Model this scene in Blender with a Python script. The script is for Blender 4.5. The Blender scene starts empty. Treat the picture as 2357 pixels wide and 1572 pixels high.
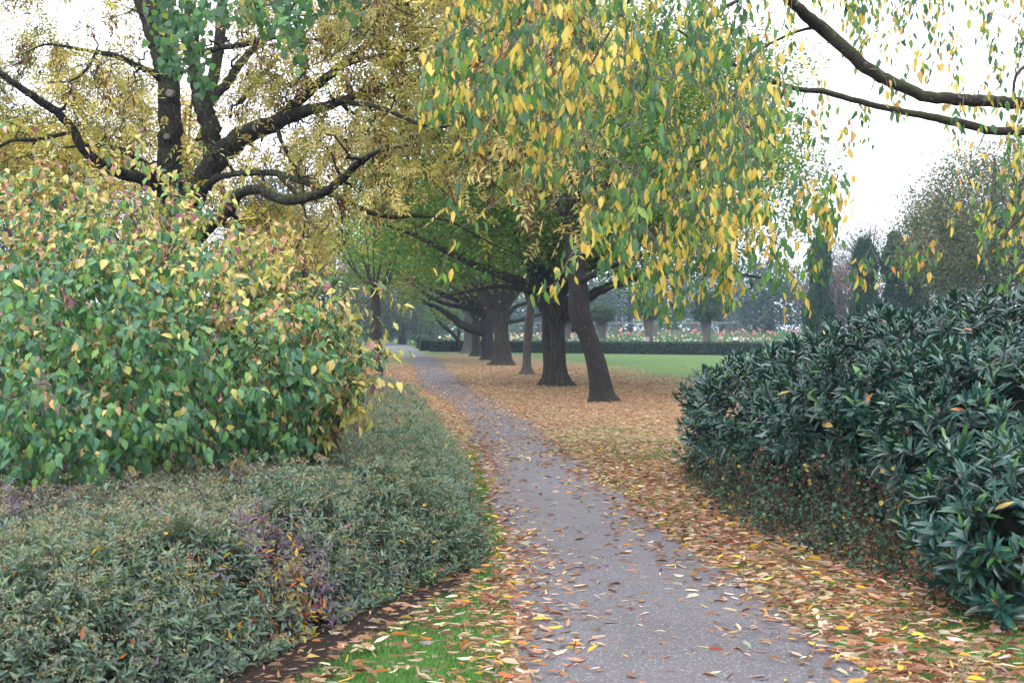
import bpy, math
import numpy as np
from mathutils import Vector, Matrix

# ------------------------------------------------------------------ camera, sky, sun, exposure
S = bpy.context.scene
COL = S.collection
F, HZ, CX, CAMH = 2750.0, 758.0, 1178.5, 1.6          # focal length, horizon, centre in photo pixels; eye height
cam = bpy.data.objects.new('camera', bpy.data.cameras.new('camera'))
COL.objects.link(cam)
cam.location = (0, 0, CAMH)
cam.rotation_euler = (math.pi/2, 0, 0)
cam.data.sensor_width = 36
cam.data.lens = 36*F/2357
cam.data.shift_y = -(786-HZ)/2357
cam.data.clip_end = 2000
cam.data.dof.use_dof = True
cam.data.dof.focus_distance = 9.0
cam.data.dof.aperture_fstop = 6.3
S.camera = cam

world = bpy.data.worlds.new('World')
S.world = world
world.use_nodes = True
wn, wl = world.node_tree.nodes, world.node_tree.links
wn.clear()
SUN_EL, SUN_AZ = 48, 205
out = wn.new('ShaderNodeOutputWorld')
bg = wn.new('ShaderNodeBackground')
sky = wn.new('ShaderNodeTexSky')
sky.sky_type = 'NISHITA'
sky.sun_disc = False
sky.sun_elevation = math.radians(SUN_EL)
sky.sun_rotation = math.radians(SUN_AZ)
sky.dust_density = 3
skys = wn.new('ShaderNodeVectorMath'); skys.operation = 'SCALE'; skys.inputs['Scale'].default_value = 0.10
wl.new(sky.outputs[0], skys.inputs[0])
tc = wn.new('ShaderNodeTexCoord')
sep = wn.new('ShaderNodeSeparateXYZ')
wl.new(tc.outputs['Generated'], sep.inputs[0])
mr = wn.new('ShaderNodeMapRange')                      # cloud deck: brighter towards the zenith, as an overcast sky is
mr.inputs['From Min'].default_value = 0; mr.inputs['From Max'].default_value = 1
mr.inputs['To Min'].default_value = 0.80; mr.inputs['To Max'].default_value = 1.45
wl.new(sep.outputs['Z'], mr.inputs['Value'])
cloud = wn.new('ShaderNodeVectorMath'); cloud.operation = 'SCALE'
cloud.inputs[0].default_value = (0.985, 0.985, 1.06)
wl.new(mr.outputs[0], cloud.inputs['Scale'])
mx = wn.new('ShaderNodeMix'); mx.data_type = 'VECTOR'
mx.inputs['Factor'].default_value = 0.9
wl.new(skys.outputs[0], mx.inputs['A']); wl.new(cloud.outputs[0], mx.inputs['B'])
wl.new(mx.outputs['Result'], bg.inputs['Color'])
bg.inputs['Strength'].default_value = 1.0
wl.new(bg.outputs[0], out.inputs['Surface'])

sun = bpy.data.objects.new('sun', bpy.data.lights.new('sun', 'SUN'))
COL.objects.link(sun)
sun.data.energy = 0.8
sun.data.angle = math.radians(25)
sun.data.color = (1.0, 0.96, 0.9)
sun.rotation_euler = (math.radians(90-SUN_EL), 0, math.radians(180-SUN_AZ))

S.view_settings.view_transform = 'Standard'
S.view_settings.look = 'None'
S.view_settings.gamma = 1
S.view_settings.use_curve_mapping = False
S.view_settings.exposure = 1.65
S.render.engine = 'CYCLES'
cy = S.cycles
cy.max_bounces = 6; cy.diffuse_bounces = 4; cy.glossy_bounces = 2; cy.transmission_bounces = 4
cy.volume_bounces = 0; cy.transparent_max_bounces = 4
cy.caustics_reflective = False; cy.caustics_refractive = False
cy.use_denoising = True

rng = np.random.default_rng(11)
PI = math.pi

# ------------------------------------------------------------------ helpers
def P(px, py, Y):
    return np.array([(px-CX)/F*Y, Y, CAMH-(py-HZ)/F*Y])

def pix(p):
    p = np.atleast_2d(p)
    return np.stack([CX+p[:, 0]/p[:, 1]*F, HZ+(CAMH-p[:, 2])/p[:, 1]*F], 1)

def nrm(v):
    return v/np.maximum(np.linalg.norm(v, axis=-1, keepdims=True), 1e-9)

def rvec(n, s=1.0):
    return rng.normal(size=(n, 3))*s

def tag(o, label=None, cat=None, group=None, kind=None):
    if label: o['label'] = label
    if cat: o['category'] = cat
    if group: o['group'] = group
    if kind: o['kind'] = kind
    return o

def empty(name, loc, label, cat, group=None):
    o = bpy.data.objects.new(name, None)
    COL.objects.link(o)
    o.location = [float(a) for a in loc]
    o.empty_display_size = 0.2
    return tag(o, label, cat, group)

def vary(s):
    s = np.asarray(s, float)
    return np.column_stack([s*rng.uniform(.62, 1.1, len(s)), s, s*rng.uniform(.2, 2.8, len(s))])

class Acc:
    """collects triangles with a tint per vertex and leaf coordinates"""
    def __init__(s): s.V = []; s.F = []; s.T = []; s.L = []; s.n = 0
    def add(s, V, Fc, tint=(1, 1, 1), lc=None):
        V = np.asarray(V, float); n = len(V)
        if n == 0: return
        s.V.append(V); s.F.append(np.asarray(Fc, int)+s.n)
        t = np.asarray(tint, float)
        s.T.append(np.broadcast_to(t, (n, 3)) if t.ndim == 1 else t)
        s.L.append(np.zeros((n, 2)) if lc is None else lc)
        s.n += n
    def mesh(s, name, mat, smooth=False, base=(0, 0, 0)):
        me = bpy.data.meshes.new(name)
        V = np.concatenate(s.V)-np.asarray(base, float); Fc = np.concatenate(s.F)
        T = np.concatenate(s.T); L = np.concatenate(s.L)
        me.vertices.add(len(V)); me.vertices.foreach_set('co', V.astype(np.float32).ravel())
        me.loops.add(len(Fc)*3); me.loops.foreach_set('vertex_index', Fc.astype(np.int32).ravel())
        me.polygons.add(len(Fc)); me.polygons.foreach_set('loop_start', np.arange(0, len(Fc)*3, 3, dtype=np.int32))
        me.polygons.foreach_set('use_smooth', np.full(len(Fc), smooth))
        me.update(calc_edges=True)
        a = me.attributes.new('tint', 'FLOAT_COLOR', 'POINT')
        a.data.foreach_set('color', np.concatenate([T, np.ones((len(T), 1))], 1).astype(np.float32).ravel())
        a = me.attributes.new('lc', 'FLOAT2', 'POINT')
        a.data.foreach_set('vector', L.astype(np.float32).ravel())
        me.materials.append(mat)
        return me
    def build(s, name, mat, parent=None, smooth=False, kind=None, loc=(0, 0, 0)):
        if s.n == 0: return None
        base = np.array(parent.location) if parent else np.asarray(loc, float)
        o = bpy.data.objects.new(name, s.mesh(name, mat, smooth, base))
        COL.objects.link(o)
        if parent: o.parent = parent
        else: o.location = [float(a) for a in loc]
        if kind: o['kind'] = kind
        return o

def frames(d, n):
    """rotation matrices, local Y along d, local Z near n"""
    y = nrm(d); x = nrm(np.cross(y, n)); z = np.cross(x, y)
    return np.stack([x, y, z], axis=2)

def scatter(acc, tpl, T, R, Sc, tint):
    V, Fc, L = tpl
    N = len(T)
    if N == 0: return
    Sc = np.asarray(Sc, float)
    if Sc.ndim == 1: Sc = np.repeat(Sc[:, None], 3, 1)
    W = np.einsum('nij,nkj->nki', R, V[None]*Sc[:, None, :])+T[:, None]
    k = len(V)
    FF = (Fc[None]+(np.arange(N)*k)[:, None, None]).reshape(-1, 3)
    acc.add(W.reshape(-1, 3), FF, np.repeat(tint, k, 0), np.tile(L, (N, 1)))

def leaf_tpl(w, st=(0.3, 0.68), fold=0.12, droop=0.15, wid=(1.0, 0.75), roll=0.0):
    """leaf of length 1, 8 triangles"""
    V = [(0, 0, 0)]; L = [(0, 0)]
    for t, q in zip(st, wid):
        zz = -droop*t*t
        a = w*q/2
        V += [(-a*(1-roll*.5), t, zz+fold*a+roll*a), (0, t, zz), (a*(1-roll*.5), t, zz+fold*a+roll*a)]
        L += [(-1, t), (0, t), (1, t)]
    V.append((0, 1, -droop)); L.append((0, 1))
    Fc = [(0, 2, 1), (0, 3, 2), (1, 2, 5), (1, 5, 4), (2, 3, 6), (2, 6, 5), (4, 5, 7), (5, 6, 7)]
    return np.array(V, float), np.array(Fc), np.array(L, float)

def leaf2_tpl(w, fold=0.1):
    V = [(0, 0, 0), (-w/2, .45, fold*w), (0, 1, 0), (w/2, .45, fold*w)]
    return np.array(V, float), np.array([(0, 2, 1), (0, 3, 2)]), np.array([(0, 0), (-1, .5), (0, 1), (1, .5)], float)

def compound_tpl(pairs, lw, ll, spread=60, droop=0.25):
    Vs, Fs, Ls = [], [], []
    n = 0
    b = leaf2_tpl(lw, .2)
    def put(o, ang, sc):
        nonlocal n
        c, s_ = math.cos(ang), math.sin(ang)
        V = b[0]*sc
        V = np.stack([V[:, 0]*c+V[:, 1]*s_, -V[:, 0]*s_+V[:, 1]*c, V[:, 2]-V[:, 1]*V[:, 1]*.5], 1)+o
        Vs.append(V); Fs.append(b[1]+n); Ls.append(b[2]); n += 4
    for i in range(pairs):
        t = .2+.75*i/pairs
        o = np.array([0, t, -droop*t*t])
        for sg in (-1, 1):
            put(o, sg*math.radians(spread+rng.uniform(-12, 12)), ll*rng.uniform(.8, 1.1))
    put(np.array([0, .95, -droop*.9]), 0, ll)
    V = np.array([(-.008, 0, 0), (.008, 0, 0), (0, .95, -droop*.9)]); Vs.append(V); Fs.append(np.array([[0, 1, 2]])+n); Ls.append(np.zeros((3, 2)))
    return np.concatenate(Vs), np.concatenate(Fs), np.concatenate(Ls)

def lobed_tpl(k=5, depth=.45, curl=.2):
    V = [(0, .5, 0)]; L = [(0, .5)]
    m = k*2+1
    for i in range(m):
        a = -PI*.86+i/(m-1)*2*PI*.86
        r = .55 if i % 2 else .55*(1-depth)
        r *= 1+.12*math.cos(a)
        x, y = math.sin(a)*r, .45+math.cos(a)*r
        V.append((x, y, curl*(x*x*1.6+(y-.5)**2)+rng.uniform(-.05, .05))); L.append((1, y))
    V.append((0, 0, 0)); L.append((1, 0))
    Fc = [(0, i+1, i) for i in range(1, m+1)]+[(0, 1, m+1)]
    return np.array(V, float), np.array(Fc), np.array(L, float)

def pal(colors, weights, n, jit=.18):
    c = np.array(colors, float); w = np.array(weights, float); w /= w.sum()
    t = c[rng.choice(len(c), n, p=w)]
    return np.clip(t*np.exp(rng.normal(size=(n, 1))*jit)*np.exp(rng.normal(size=(n, 3))*jit*.4), .004, .9)

def smooth_line(pts, n=4):
    """Catmull-Rom through rows of any width"""
    p = np.asarray(pts, float)
    if len(p) < 3: 
        t = np.linspace(0, 1, n+1)[:, None]
        return p[0]*(1-t)+p[-1]*t
    q = np.vstack([2*p[0]-p[1], p, 2*p[-1]-p[-2]])
    outp = []
    for i in range(1, len(q)-2):
        for k in range(n):
            t = k/n
            a, b, c, d = q[i-1], q[i], q[i+1], q[i+2]
            outp.append(.5*((2*b)+(-a+c)*t+(2*a-5*b+4*c-d)*t*t+(-a+3*b-3*c+d)*t**3))
    outp.append(p[-1])
    return np.array(outp)

def tube(acc, pts, rad, sides=6, tint=(1, 1, 1), flute=0, seed=0, cap=False):
    pts = np.asarray(pts, float); rad = np.broadcast_to(np.asarray(rad, float), (len(pts),))
    d = np.gradient(pts, axis=0); d = nrm(d)
    ref = np.array([0, 1, 0.03]) if abs(d[0][1]) < .85 else np.array([1, 0, 0])
    u = nrm(np.cross(d, ref)); v = np.cross(d, u)
    a = np.arange(sides)/sides*2*PI
    m = len(pts)
    r = np.repeat(rad[:, None], sides, 1)
    if flute:
        s = np.cumsum(np.r_[0, np.linalg.norm(np.diff(pts, axis=0), axis=1)])[:, None]
        A = a[None]
        r = r*(1+flute*(np.sin(A*3+seed+s*.7)*.5+np.sin(A*5+seed*2-s*1.1)*.35+np.sin(A*8+seed*3+s*2.3)*.25+np.sin(A*2+s*4+seed)*.2))
    V = pts[:, None]+u[:, None]*(np.cos(a)[None, :, None]*r[..., None])+v[:, None]*(np.sin(a)[None, :, None]*r[..., None])
    V = V.reshape(-1, 3)
    i, j = np.meshgrid(np.arange(m-1), np.arange(sides), indexing='ij')
    a0 = (i*sides+j).ravel(); a1 = (i*sides+(j+1) % sides).ravel(); b0 = a0+sides; b1 = a1+sides
    Fc = np.concatenate([np.stack([a0, a1, b1], 1), np.stack([a0, b1, b0], 1)])
    if cap:
        V = np.vstack([V, pts[-1:]]); c = len(V)-1; e = (m-1)*sides
        Fc = np.vstack([Fc, [[e+k, e+(k+1) % sides, c] for k in range(sides)]])
    acc.add(V, Fc, tint)

def rough_line(p0, p1, n=4, wob=.06, sag=0):
    L = np.linalg.norm(p1-p0)
    t = np.linspace(0, 1, n+1)[:, None]
    q = p0*(1-t)+p1*t
    q[1:-1] += rvec(n-1, wob*L)
    q[:, 2] += (sag*L)*np.sin(t[:, 0]*PI)
    return q

def grow(nodes, nr, targets, acc, rmin=.004, shrink=.62, wob=.07, sag=.06, sides=4, tint=(1, 1, 1), n=4, maxr=.05, updown=0):
    """joins every target to the nearest wood already there; returns the last twig direction at each target"""
    nodes = [np.asarray(a, float) for a in nodes]; nr = list(nr)
    A = np.array(nodes); Rr = np.array(nr)
    cap_ = len(A)+len(targets)*n+10
    buf = np.zeros((cap_, 3)); buf[:len(A)] = A; rb = np.zeros(cap_); rb[:len(A)] = Rr
    k = len(A)
    d0 = np.array([np.min(np.linalg.norm(A-t, axis=1)) for t in targets])
    dirs = np.zeros((len(targets), 3))
    for ti in np.argsort(d0):
        t = targets[ti]
        dd = buf[:k]-t
        dist = np.sqrt((dd**2).sum(1))
        if updown: dist = dist+np.maximum(0, -dd[:, 2])*updown
        b = int(np.argmin(dist)); p0 = buf[b].copy()
        r0 = max(rmin, min(maxr, rb[b]*shrink)); 
        line = rough_line(p0, t, n, wob, sag)
        rr = np.linspace(r0, max(rmin*.7, r0*.45), n+1)
        tube(acc, line, rr, sides, tint)
        buf[k:k+n] = line[1:]; rb[k:k+n] = rr[1:]; k += n
        dirs[ti] = line[-1]-line[-2]
    return nrm(dirs)

def vnoise(p, s, seed=0):
    """cheap smooth noise in about [-1, 1]"""
    p = np.asarray(p, float)*s
    r = np.random.default_rng(seed)
    o = 0
    for k in range(5):
        w = r.normal(size=p.shape[-1]); w /= np.linalg.norm(w)
        w2 = r.normal(size=p.shape[-1]); w2 /= np.linalg.norm(w2)
        o = o+np.sin(p@w*(1+.35*k)*2.1+r.uniform(0, 6)+1.3*np.sin(p@w2*1.7+r.uniform(0, 6)))
    return o/3.2

def in_poly(pts, poly):
    pts = np.asarray(pts); poly = np.asarray(poly, float)
    x, y = pts[:, 0], pts[:, 1]; c = np.zeros(len(pts), bool)
    j = len(poly)-1
    for i in range(len(poly)):
        xi, yi = poly[i]; xj, yj = poly[j]
        if yi != yj:
            c ^= ((yi > y) != (yj > y)) & (x < (xj-xi)*(y-yi)/(yj-yi)+xi)
        j = i
    return c

def sample_poly(poly, n):
    poly = np.asarray(poly, float); lo, hi = poly.min(0), poly.max(0)
    res = np.zeros((0, 2))
    while len(res) < n:
        q = rng.uniform(lo, hi, size=(n*2, 2)); res = np.vstack([res, q[in_poly(q, poly)]])
    return res[:n]

def front_pick(T, size, n=300, cell=16):
    """indices of the n pieces that show largest: nearest in each little cell of the view, inside the frame"""
    p = pix(T)
    ok = (T[:, 1] > 1) & (p[:, 0] > 5) & (p[:, 0] < 2352) & (p[:, 1] > 5) & (p[:, 1] < 1567)
    idx = np.where(ok)[0]
    key = (p[idx, 0]//cell).astype(int)*1000+(p[idx, 1]//cell).astype(int)
    o = np.argsort(T[idx, 1]); idx = idx[o]; key = key[o]
    _, f = np.unique(key, return_index=True)
    c = idx[f]
    sc = size[c]/T[c, 1]
    return c[np.argsort(-sc)][:n]

# ------------------------------------------------------------------ materials
def new_mat(name):
    m = bpy.data.materials.new(name); m.use_nodes = True
    nt = m.node_tree; nt.nodes.clear()
    o = nt.nodes.new('ShaderNodeOutputMaterial')
    return m, nt.nodes, nt.links, o

def math_node(N, L, op, a, b=None, clamp=False):
    m = N.new('ShaderNodeMath'); m.operation = op; m.use_clamp = clamp
    for i, v in enumerate((a, b)):
        if v is None: continue
        if isinstance(v, (int, float)): m.inputs[i].default_value = v
        else: L.new(v, m.inputs[i])
    return m.outputs[0]

def mixc(N, L, f, a, b, mode='MIX'):
    m = N.new('ShaderNodeMix'); m.data_type = 'RGBA'; m.blend_type = mode
    for s, v in ((m.inputs['Factor'], f), (m.inputs[6], a), (m.inputs[7], b)):
        if isinstance(v, (int, float)): s.default_value = v
        elif isinstance(v, tuple): s.default_value = (*v, 1) if len(v) == 3 else v
        else: L.new(v, s)
    return m.outputs[2]

def noise(N, L, scale, detail=3, vec=None, rough=.55):
    n = N.new('ShaderNodeTexNoise'); n.inputs['Scale'].default_value = scale
    n.inputs['Detail'].default_value = detail; n.inputs['Roughness'].default_value = rough
    if vec is not None: L.new(vec, n.inputs['Vector'])
    return n

def leaf_mat(name, rough=.55, spec=.35, trans=.3, veins=0.0, rib=.25, coat=0.0):
    m, N, L, o = new_mat(name)
    at = N.new('ShaderNodeAttribute'); at.attribute_name = 'tint'
    lc = N.new('ShaderNodeAttribute'); lc.attribute_name = 'lc'
    sp = N.new('ShaderNodeSeparateXYZ'); L.new(lc.outputs['Vector'], sp.inputs[0])
    geo = N.new('ShaderNodeNewGeometry')
    n1 = noise(N, L, 38, 3, geo.outputs['Position'])
    mr1 = N.new('ShaderNodeMapRange'); mr1.inputs['To Min'].default_value = .72; mr1.inputs['To Max'].default_value = 1.28
    L.new(n1.outputs[0], mr1.inputs[0])
    mul = N.new('ShaderNodeVectorMath'); mul.operation = 'SCALE'
    L.new(at.outputs['Color'], mul.inputs[0]); L.new(mr1.outputs[0], mul.inputs['Scale'])
    col = mul.outputs[0]
    ax = math_node(N, L, 'ABSOLUTE', sp.outputs[0])
    if rib:
        r = math_node(N, L, 'LESS_THAN', ax, .09)
        r = math_node(N, L, 'MULTIPLY', r, rib)
        col = mixc(N, L, r, col, mixc(N, L, 1.0, col, (1.7, 1.7, 1.3), 'MULTIPLY'))
    hgt = None
    if veins:
        s = math_node(N, L, 'MULTIPLY', sp.outputs[1], 7.0)
        s = math_node(N, L, 'SUBTRACT', s, math_node(N, L, 'MULTIPLY', ax, 1.6))
        s = math_node(N, L, 'FRACT', s)
        s = math_node(N, L, 'PINGPONG', s, .5)
        hgt = s
        v = math_node(N, L, 'LESS_THAN', s, .1)
        v = math_node(N, L, 'MULTIPLY', v, veins)
        col = mixc(N, L, v, col, mixc(N, L, 1.0, col, (.55, .6, .55), 'MULTIPLY'))
    b = N.new('ShaderNodeBsdfPrincipled')
    L.new(col, b.inputs['Base Color'])
    b.inputs['Roughness'].default_value = rough
    b.inputs['Specular IOR Level'].default_value = spec
    b.inputs['Coat Weight'].default_value = coat
    b.inputs['Coat Roughness'].default_value = .25
    if hgt is not None:
        bp = N.new('ShaderNodeBump'); bp.inputs['Strength'].default_value = .5; bp.inputs['Distance'].default_value = .004
        L.new(hgt, bp.inputs['Height']); L.new(bp.outputs[0], b.inputs['Normal'])
    t = N.new('ShaderNodeBsdfTranslucent')
    L.new(mixc(N, L, 1.0, col, (1.15, 1.25, .7), 'MULTIPLY'), t.inputs['Color'])
    ms = N.new('ShaderNodeMixShader'); ms.inputs[0].default_value = trans
    L.new(b.outputs[0], ms.inputs[1]); L.new(t.outputs[0], ms.inputs[2])
    L.new(ms.outputs[0], o.inputs['Surface'])
    return m

def bark_mat(name, c1, c2, moss=(.05, .065, .02), mossamt=.35, scale=14, lichen=.25, stretch=.25, bump=.9):
    m, N, L, o = new_mat(name)
    geo = N.new('ShaderNodeNewGeometry')
    mp = N.new('ShaderNodeMapping'); mp.inputs['Scale'].default_value = (1, 1, stretch)
    L.new(geo.outputs['Position'], mp.inputs['Vector'])
    v = N.new('ShaderNodeTexVoronoi'); v.feature = 'DISTANCE_TO_EDGE'; v.inputs['Scale'].default_value = scale*1.6
    nz = noise(N, L, scale, 5, mp.outputs[0], .65)
    wv = N.new('ShaderNodeVectorMath'); wv.operation = 'ADD'
    L.new(mp.outputs[0], wv.inputs[0])
    ns = N.new('ShaderNodeVectorMath'); ns.operation = 'SCALE'; ns.inputs['Scale'].default_value = .12
    L.new(nz.outputs['Color'], ns.inputs[0]); L.new(ns.outputs[0], wv.inputs[1])
    L.new(wv.outputs[0], v.inputs['Vector'])
    crack = N.new('ShaderNodeMapRange'); crack.inputs['From Max'].default_value = .18
    L.new(v.outputs['Distance'], crack.inputs[0])
    h = math_node(N, L, 'ADD', math_node(N, L, 'MULTIPLY', crack.outputs[0], .6), math_node(N, L, 'MULTIPLY', nz.outputs[0], .8))
    base = mixc(N, L, math_node(N, L, 'MULTIPLY', h, .7, True), c1, c2)
    mn = noise(N, L, 2.3, 5, geo.outputs['Position'], .6)
    sep_ = N.new('ShaderNodeSeparateXYZ'); L.new(geo.outputs['Normal'], sep_.inputs[0])
    mm = math_node(N, L, 'ADD', mn.outputs[0], math_node(N, L, 'MULTIPLY', sep_.outputs[2], .16))
    mk = N.new('ShaderNodeMapRange'); mk.inputs['From Min'].default_value = .62-mossamt*.25; mk.inputs['From Max'].default_value = .74-mossamt*.25
    L.new(mm, mk.inputs[0])
    base = mixc(N, L, math_node(N, L, 'MULTIPLY', mk.outputs[0], .8), base, moss)
    ln = noise(N, L, 21, 3, geo.outputs['Position'])
    lk = N.new('ShaderNodeMapRange'); lk.inputs['From Min'].default_value = .62; lk.inputs['From Max'].default_value = .68
    L.new(ln.outputs[0], lk.inputs[0])
    base = mixc(N, L, math_node(N, L, 'MULTIPLY', lk.outputs[0], lichen), base, (.2, .22, .19))
    b = N.new('ShaderNodeBsdfPrincipled'); L.new(base, b.inputs['Base Color'])
    b.inputs['Roughness'].default_value = .9; b.inputs['Specular IOR Level'].default_value = .2
    bp = N.new('ShaderNodeBump'); bp.inputs['Strength'].default_value = bump; bp.inputs['Distance'].default_value = .05
    L.new(h, bp.inputs['Height']); L.new(bp.outputs[0], b.inputs['Normal'])
    L.new(b.outputs[0], o.inputs['Surface'])
    return m

def plain_mat(name, col, rough=.8, nz=.25, scale=12, spec=.3, metal=0, bump=0):
    m, N, L, o = new_mat(name)
    geo = N.new('ShaderNodeNewGeometry')
    n1 = noise(N, L, scale, 5, geo.outputs['Position'])
    c = mixc(N, L, n1.outputs[0], tuple(a*(1-nz) for a in col), tuple(min(1, a*(1+nz)) for a in col))
    b = N.new('ShaderNodeBsdfPrincipled'); L.new(c, b.inputs['Base Color'])
    b.inputs['Roughness'].default_value = rough; b.inputs['Specular IOR Level'].default_value = spec
    b.inputs['Metallic'].default_value = metal
    if bump:
        bp = N.new('ShaderNodeBump'); bp.inputs['Strength'].default_value = bump; bp.inputs['Distance'].default_value = .02
        L.new(n1.outputs[0], bp.inputs['Height']); L.new(bp.outputs[0], b.inputs['Normal'])
    L.new(b.outputs[0], o.inputs['Surface'])
    return m

M = {}
M['leaf_soft'] = leaf_mat('soft_leaf', .6, .3, .32)
M['leaf_cherry'] = leaf_mat('cherry_leaf', .5, .35, .38, veins=.25, rib=.5)
M['leaf_dogwood'] = leaf_mat('dogwood_leaf', .55, .4, .28, veins=.55, rib=.45)
M['leaf_laurel'] = leaf_mat('laurel_leaf', .30, .5, .08, rib=.6)
M['leaf_litter'] = leaf_mat('dry_leaf', .75, .2, .1, veins=.15, rib=.3)
M['grass'] = leaf_mat('grass_blade', .5, .3, .3, rib=0)
M['bark_dark'] = bark_mat('dark_mossy_bark', (.007, .006, .005), (.045, .038, .028), (.035, .048, .014), .45, 13, .35)
M['bark_row'] = bark_mat('furrowed_grey_brown_bark', (.006, .005, .004), (.062, .050, .042), (.03, .04, .018), .2, 9, .3, .13, 1.0)
M['bark_lean'] = bark_mat('rough_black_bark', (.007, .006, .005), (.05, .042, .036), (.03, .04, .02), .15, 16, .3, .6, 1.0)
M['bark_pale'] = bark_mat('pale_grey_bark', (.045, .038, .035), (.12, .105, .098), (.05, .06, .03), .15, 9, .3, .2)
M['bark_cherry'] = bark_mat('smooth_cherry_bark', (.014, .012, .010), (.045, .038, .028), (.04, .048, .016), .5, 16, .45, 1.6, .5)
M['twig'] = plain_mat('dark_twig', (.03, .024, .02), .85, .4, 30)
M['twig_grey'] = plain_mat('grey_twig', (.10, .085, .085), .8, .4, 30)
M['twig_red'] = plain_mat('reddish_twig', (.06, .035, .025), .8, .4, 30)
M['cut'] = plain_mat('sawn_wood', (.13, .11, .105), .85, .3, 40)

# ------------------------------------------------------------------ ground
PATH = np.array([  # Y, left edge, right edge
    (-3, .25, 2.3), (3, .1, 2.0), (5.4, .02, 1.72), (8, -.02, 1.40), (11, -.18, 1.10), (15.6, -.45, .72), (21.8, -.85, .2),
    (27, -1.55, -.42), (33, -2.45, -1.15), (43, -3.45, -2.1), (53, -4.4, -2.95), (69, -6.3, -4.6), (85, -8.4, -6.5), (104, -11, -8.6), (125, -15, -11.5), (150, -23, -17)])
_ps = smooth_line(PATH, 6)
def path_lr(Y):
    return np.interp(Y, _ps[:, 0], _ps[:, 1]), np.interp(Y, _ps[:, 0], _ps[:, 2])

# the soil bed under the low shrubs and under the laurels
def bed_left(x, y):
    """> 0 inside the left shrub bed"""
    edge = np.interp(y, [4.6, 5.2, 5.9, 6.6, 7.3, 8.0, 9.5, 12, 15, 19, 23, 25.5], [-1.5, -1.05, -.80, -.56, -.34, -.13, -.22, -.38, -.72, -1.25, -1.85, -2.8])
    return np.minimum.reduce([edge-x, y-4.3, 25.5-y])
def bed_right(x, y):
    edge = np.interp(y, [4, 6.0, 7.1, 8.2, 8.9, 10.5, 12.9, 14.5, 16], [3.4, 2.75, 2.55, 2.2, 2.0, 1.85, 1.95, 2.6, 5])
    return np.minimum(x-edge, 16-y)

def coverage(x, y):
    """share of the ground hidden by fallen leaves"""
    pl, pr = path_lr(y)
    d_r = x-pr; d_l = pl-x
    onp = (d_r < 0) & (d_l < 0)
    q = np.stack([x, y], -1)
    nz = vnoise(q, .9, 3)*.5+vnoise(q, 2.6, 4)*.3
    edge = np.minimum(-d_r, -d_l)
    cp = np.where(y < 14, .05+.5*np.exp(-np.maximum(edge, 0)/.17), .12+.5*np.exp(-np.maximum(edge, 0)/.22))
    cp = np.where((y > 17) & (y < 34), cp+.28, cp)
    cp = cp*(1+.8*nz)
    row = np.interp(y, [0, 12, 26, 34, 54, 80, 100], [3, 3, 2.2, 1.2, -.4, -3, -5])
    dr = np.abs(x-row)
    reach = np.interp(y, [0, 14, 24, 34, 42, 55, 70, 84], [3.2, 6, 8, 5.8, 4.4, 4.2, 3.2, 2.6])
    cr = np.clip(.92-(dr/reach)**2*.62, .03, .80)
    cr = np.where((y > 13) & (y < 20), cr-.38*np.exp(-((y-16.5)/2.5)**2), cr)
    cr = np.where(y > 74, cr*.35, cr)
    cr = cr*(1+.55*nz)
    cr = np.where((y < 8.5) & (x > 1.5), .55+.5*nz-.25*np.clip((x-2.2), 0, 1), cr)
    cl = np.interp(y, [0, 8.3, 26, 30, 31.5, 33.5, 35, 50, 58, 75, 120], [.2, .2, .9, .9, .45, .45, .95, .9, .4, .45, .2])*(1+.2*nz)
    cl = np.where(y < 8.6, .10+.75*np.exp(-np.maximum(d_l, 0)/.13)+.14*nz, cl)
    c = np.where(onp, cp, np.where(d_r >= 0, cr, cl))
    bl = bed_left(x, y); br = bed_right(x, y)
    c = np.where(bl > -.12, .30*np.exp(-np.maximum(bl, 0)/.35), c)
    c = np.where(br > 0, .2+.5*np.exp(-br/.4), c)
    return np.clip(c, 0, .95)

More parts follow.
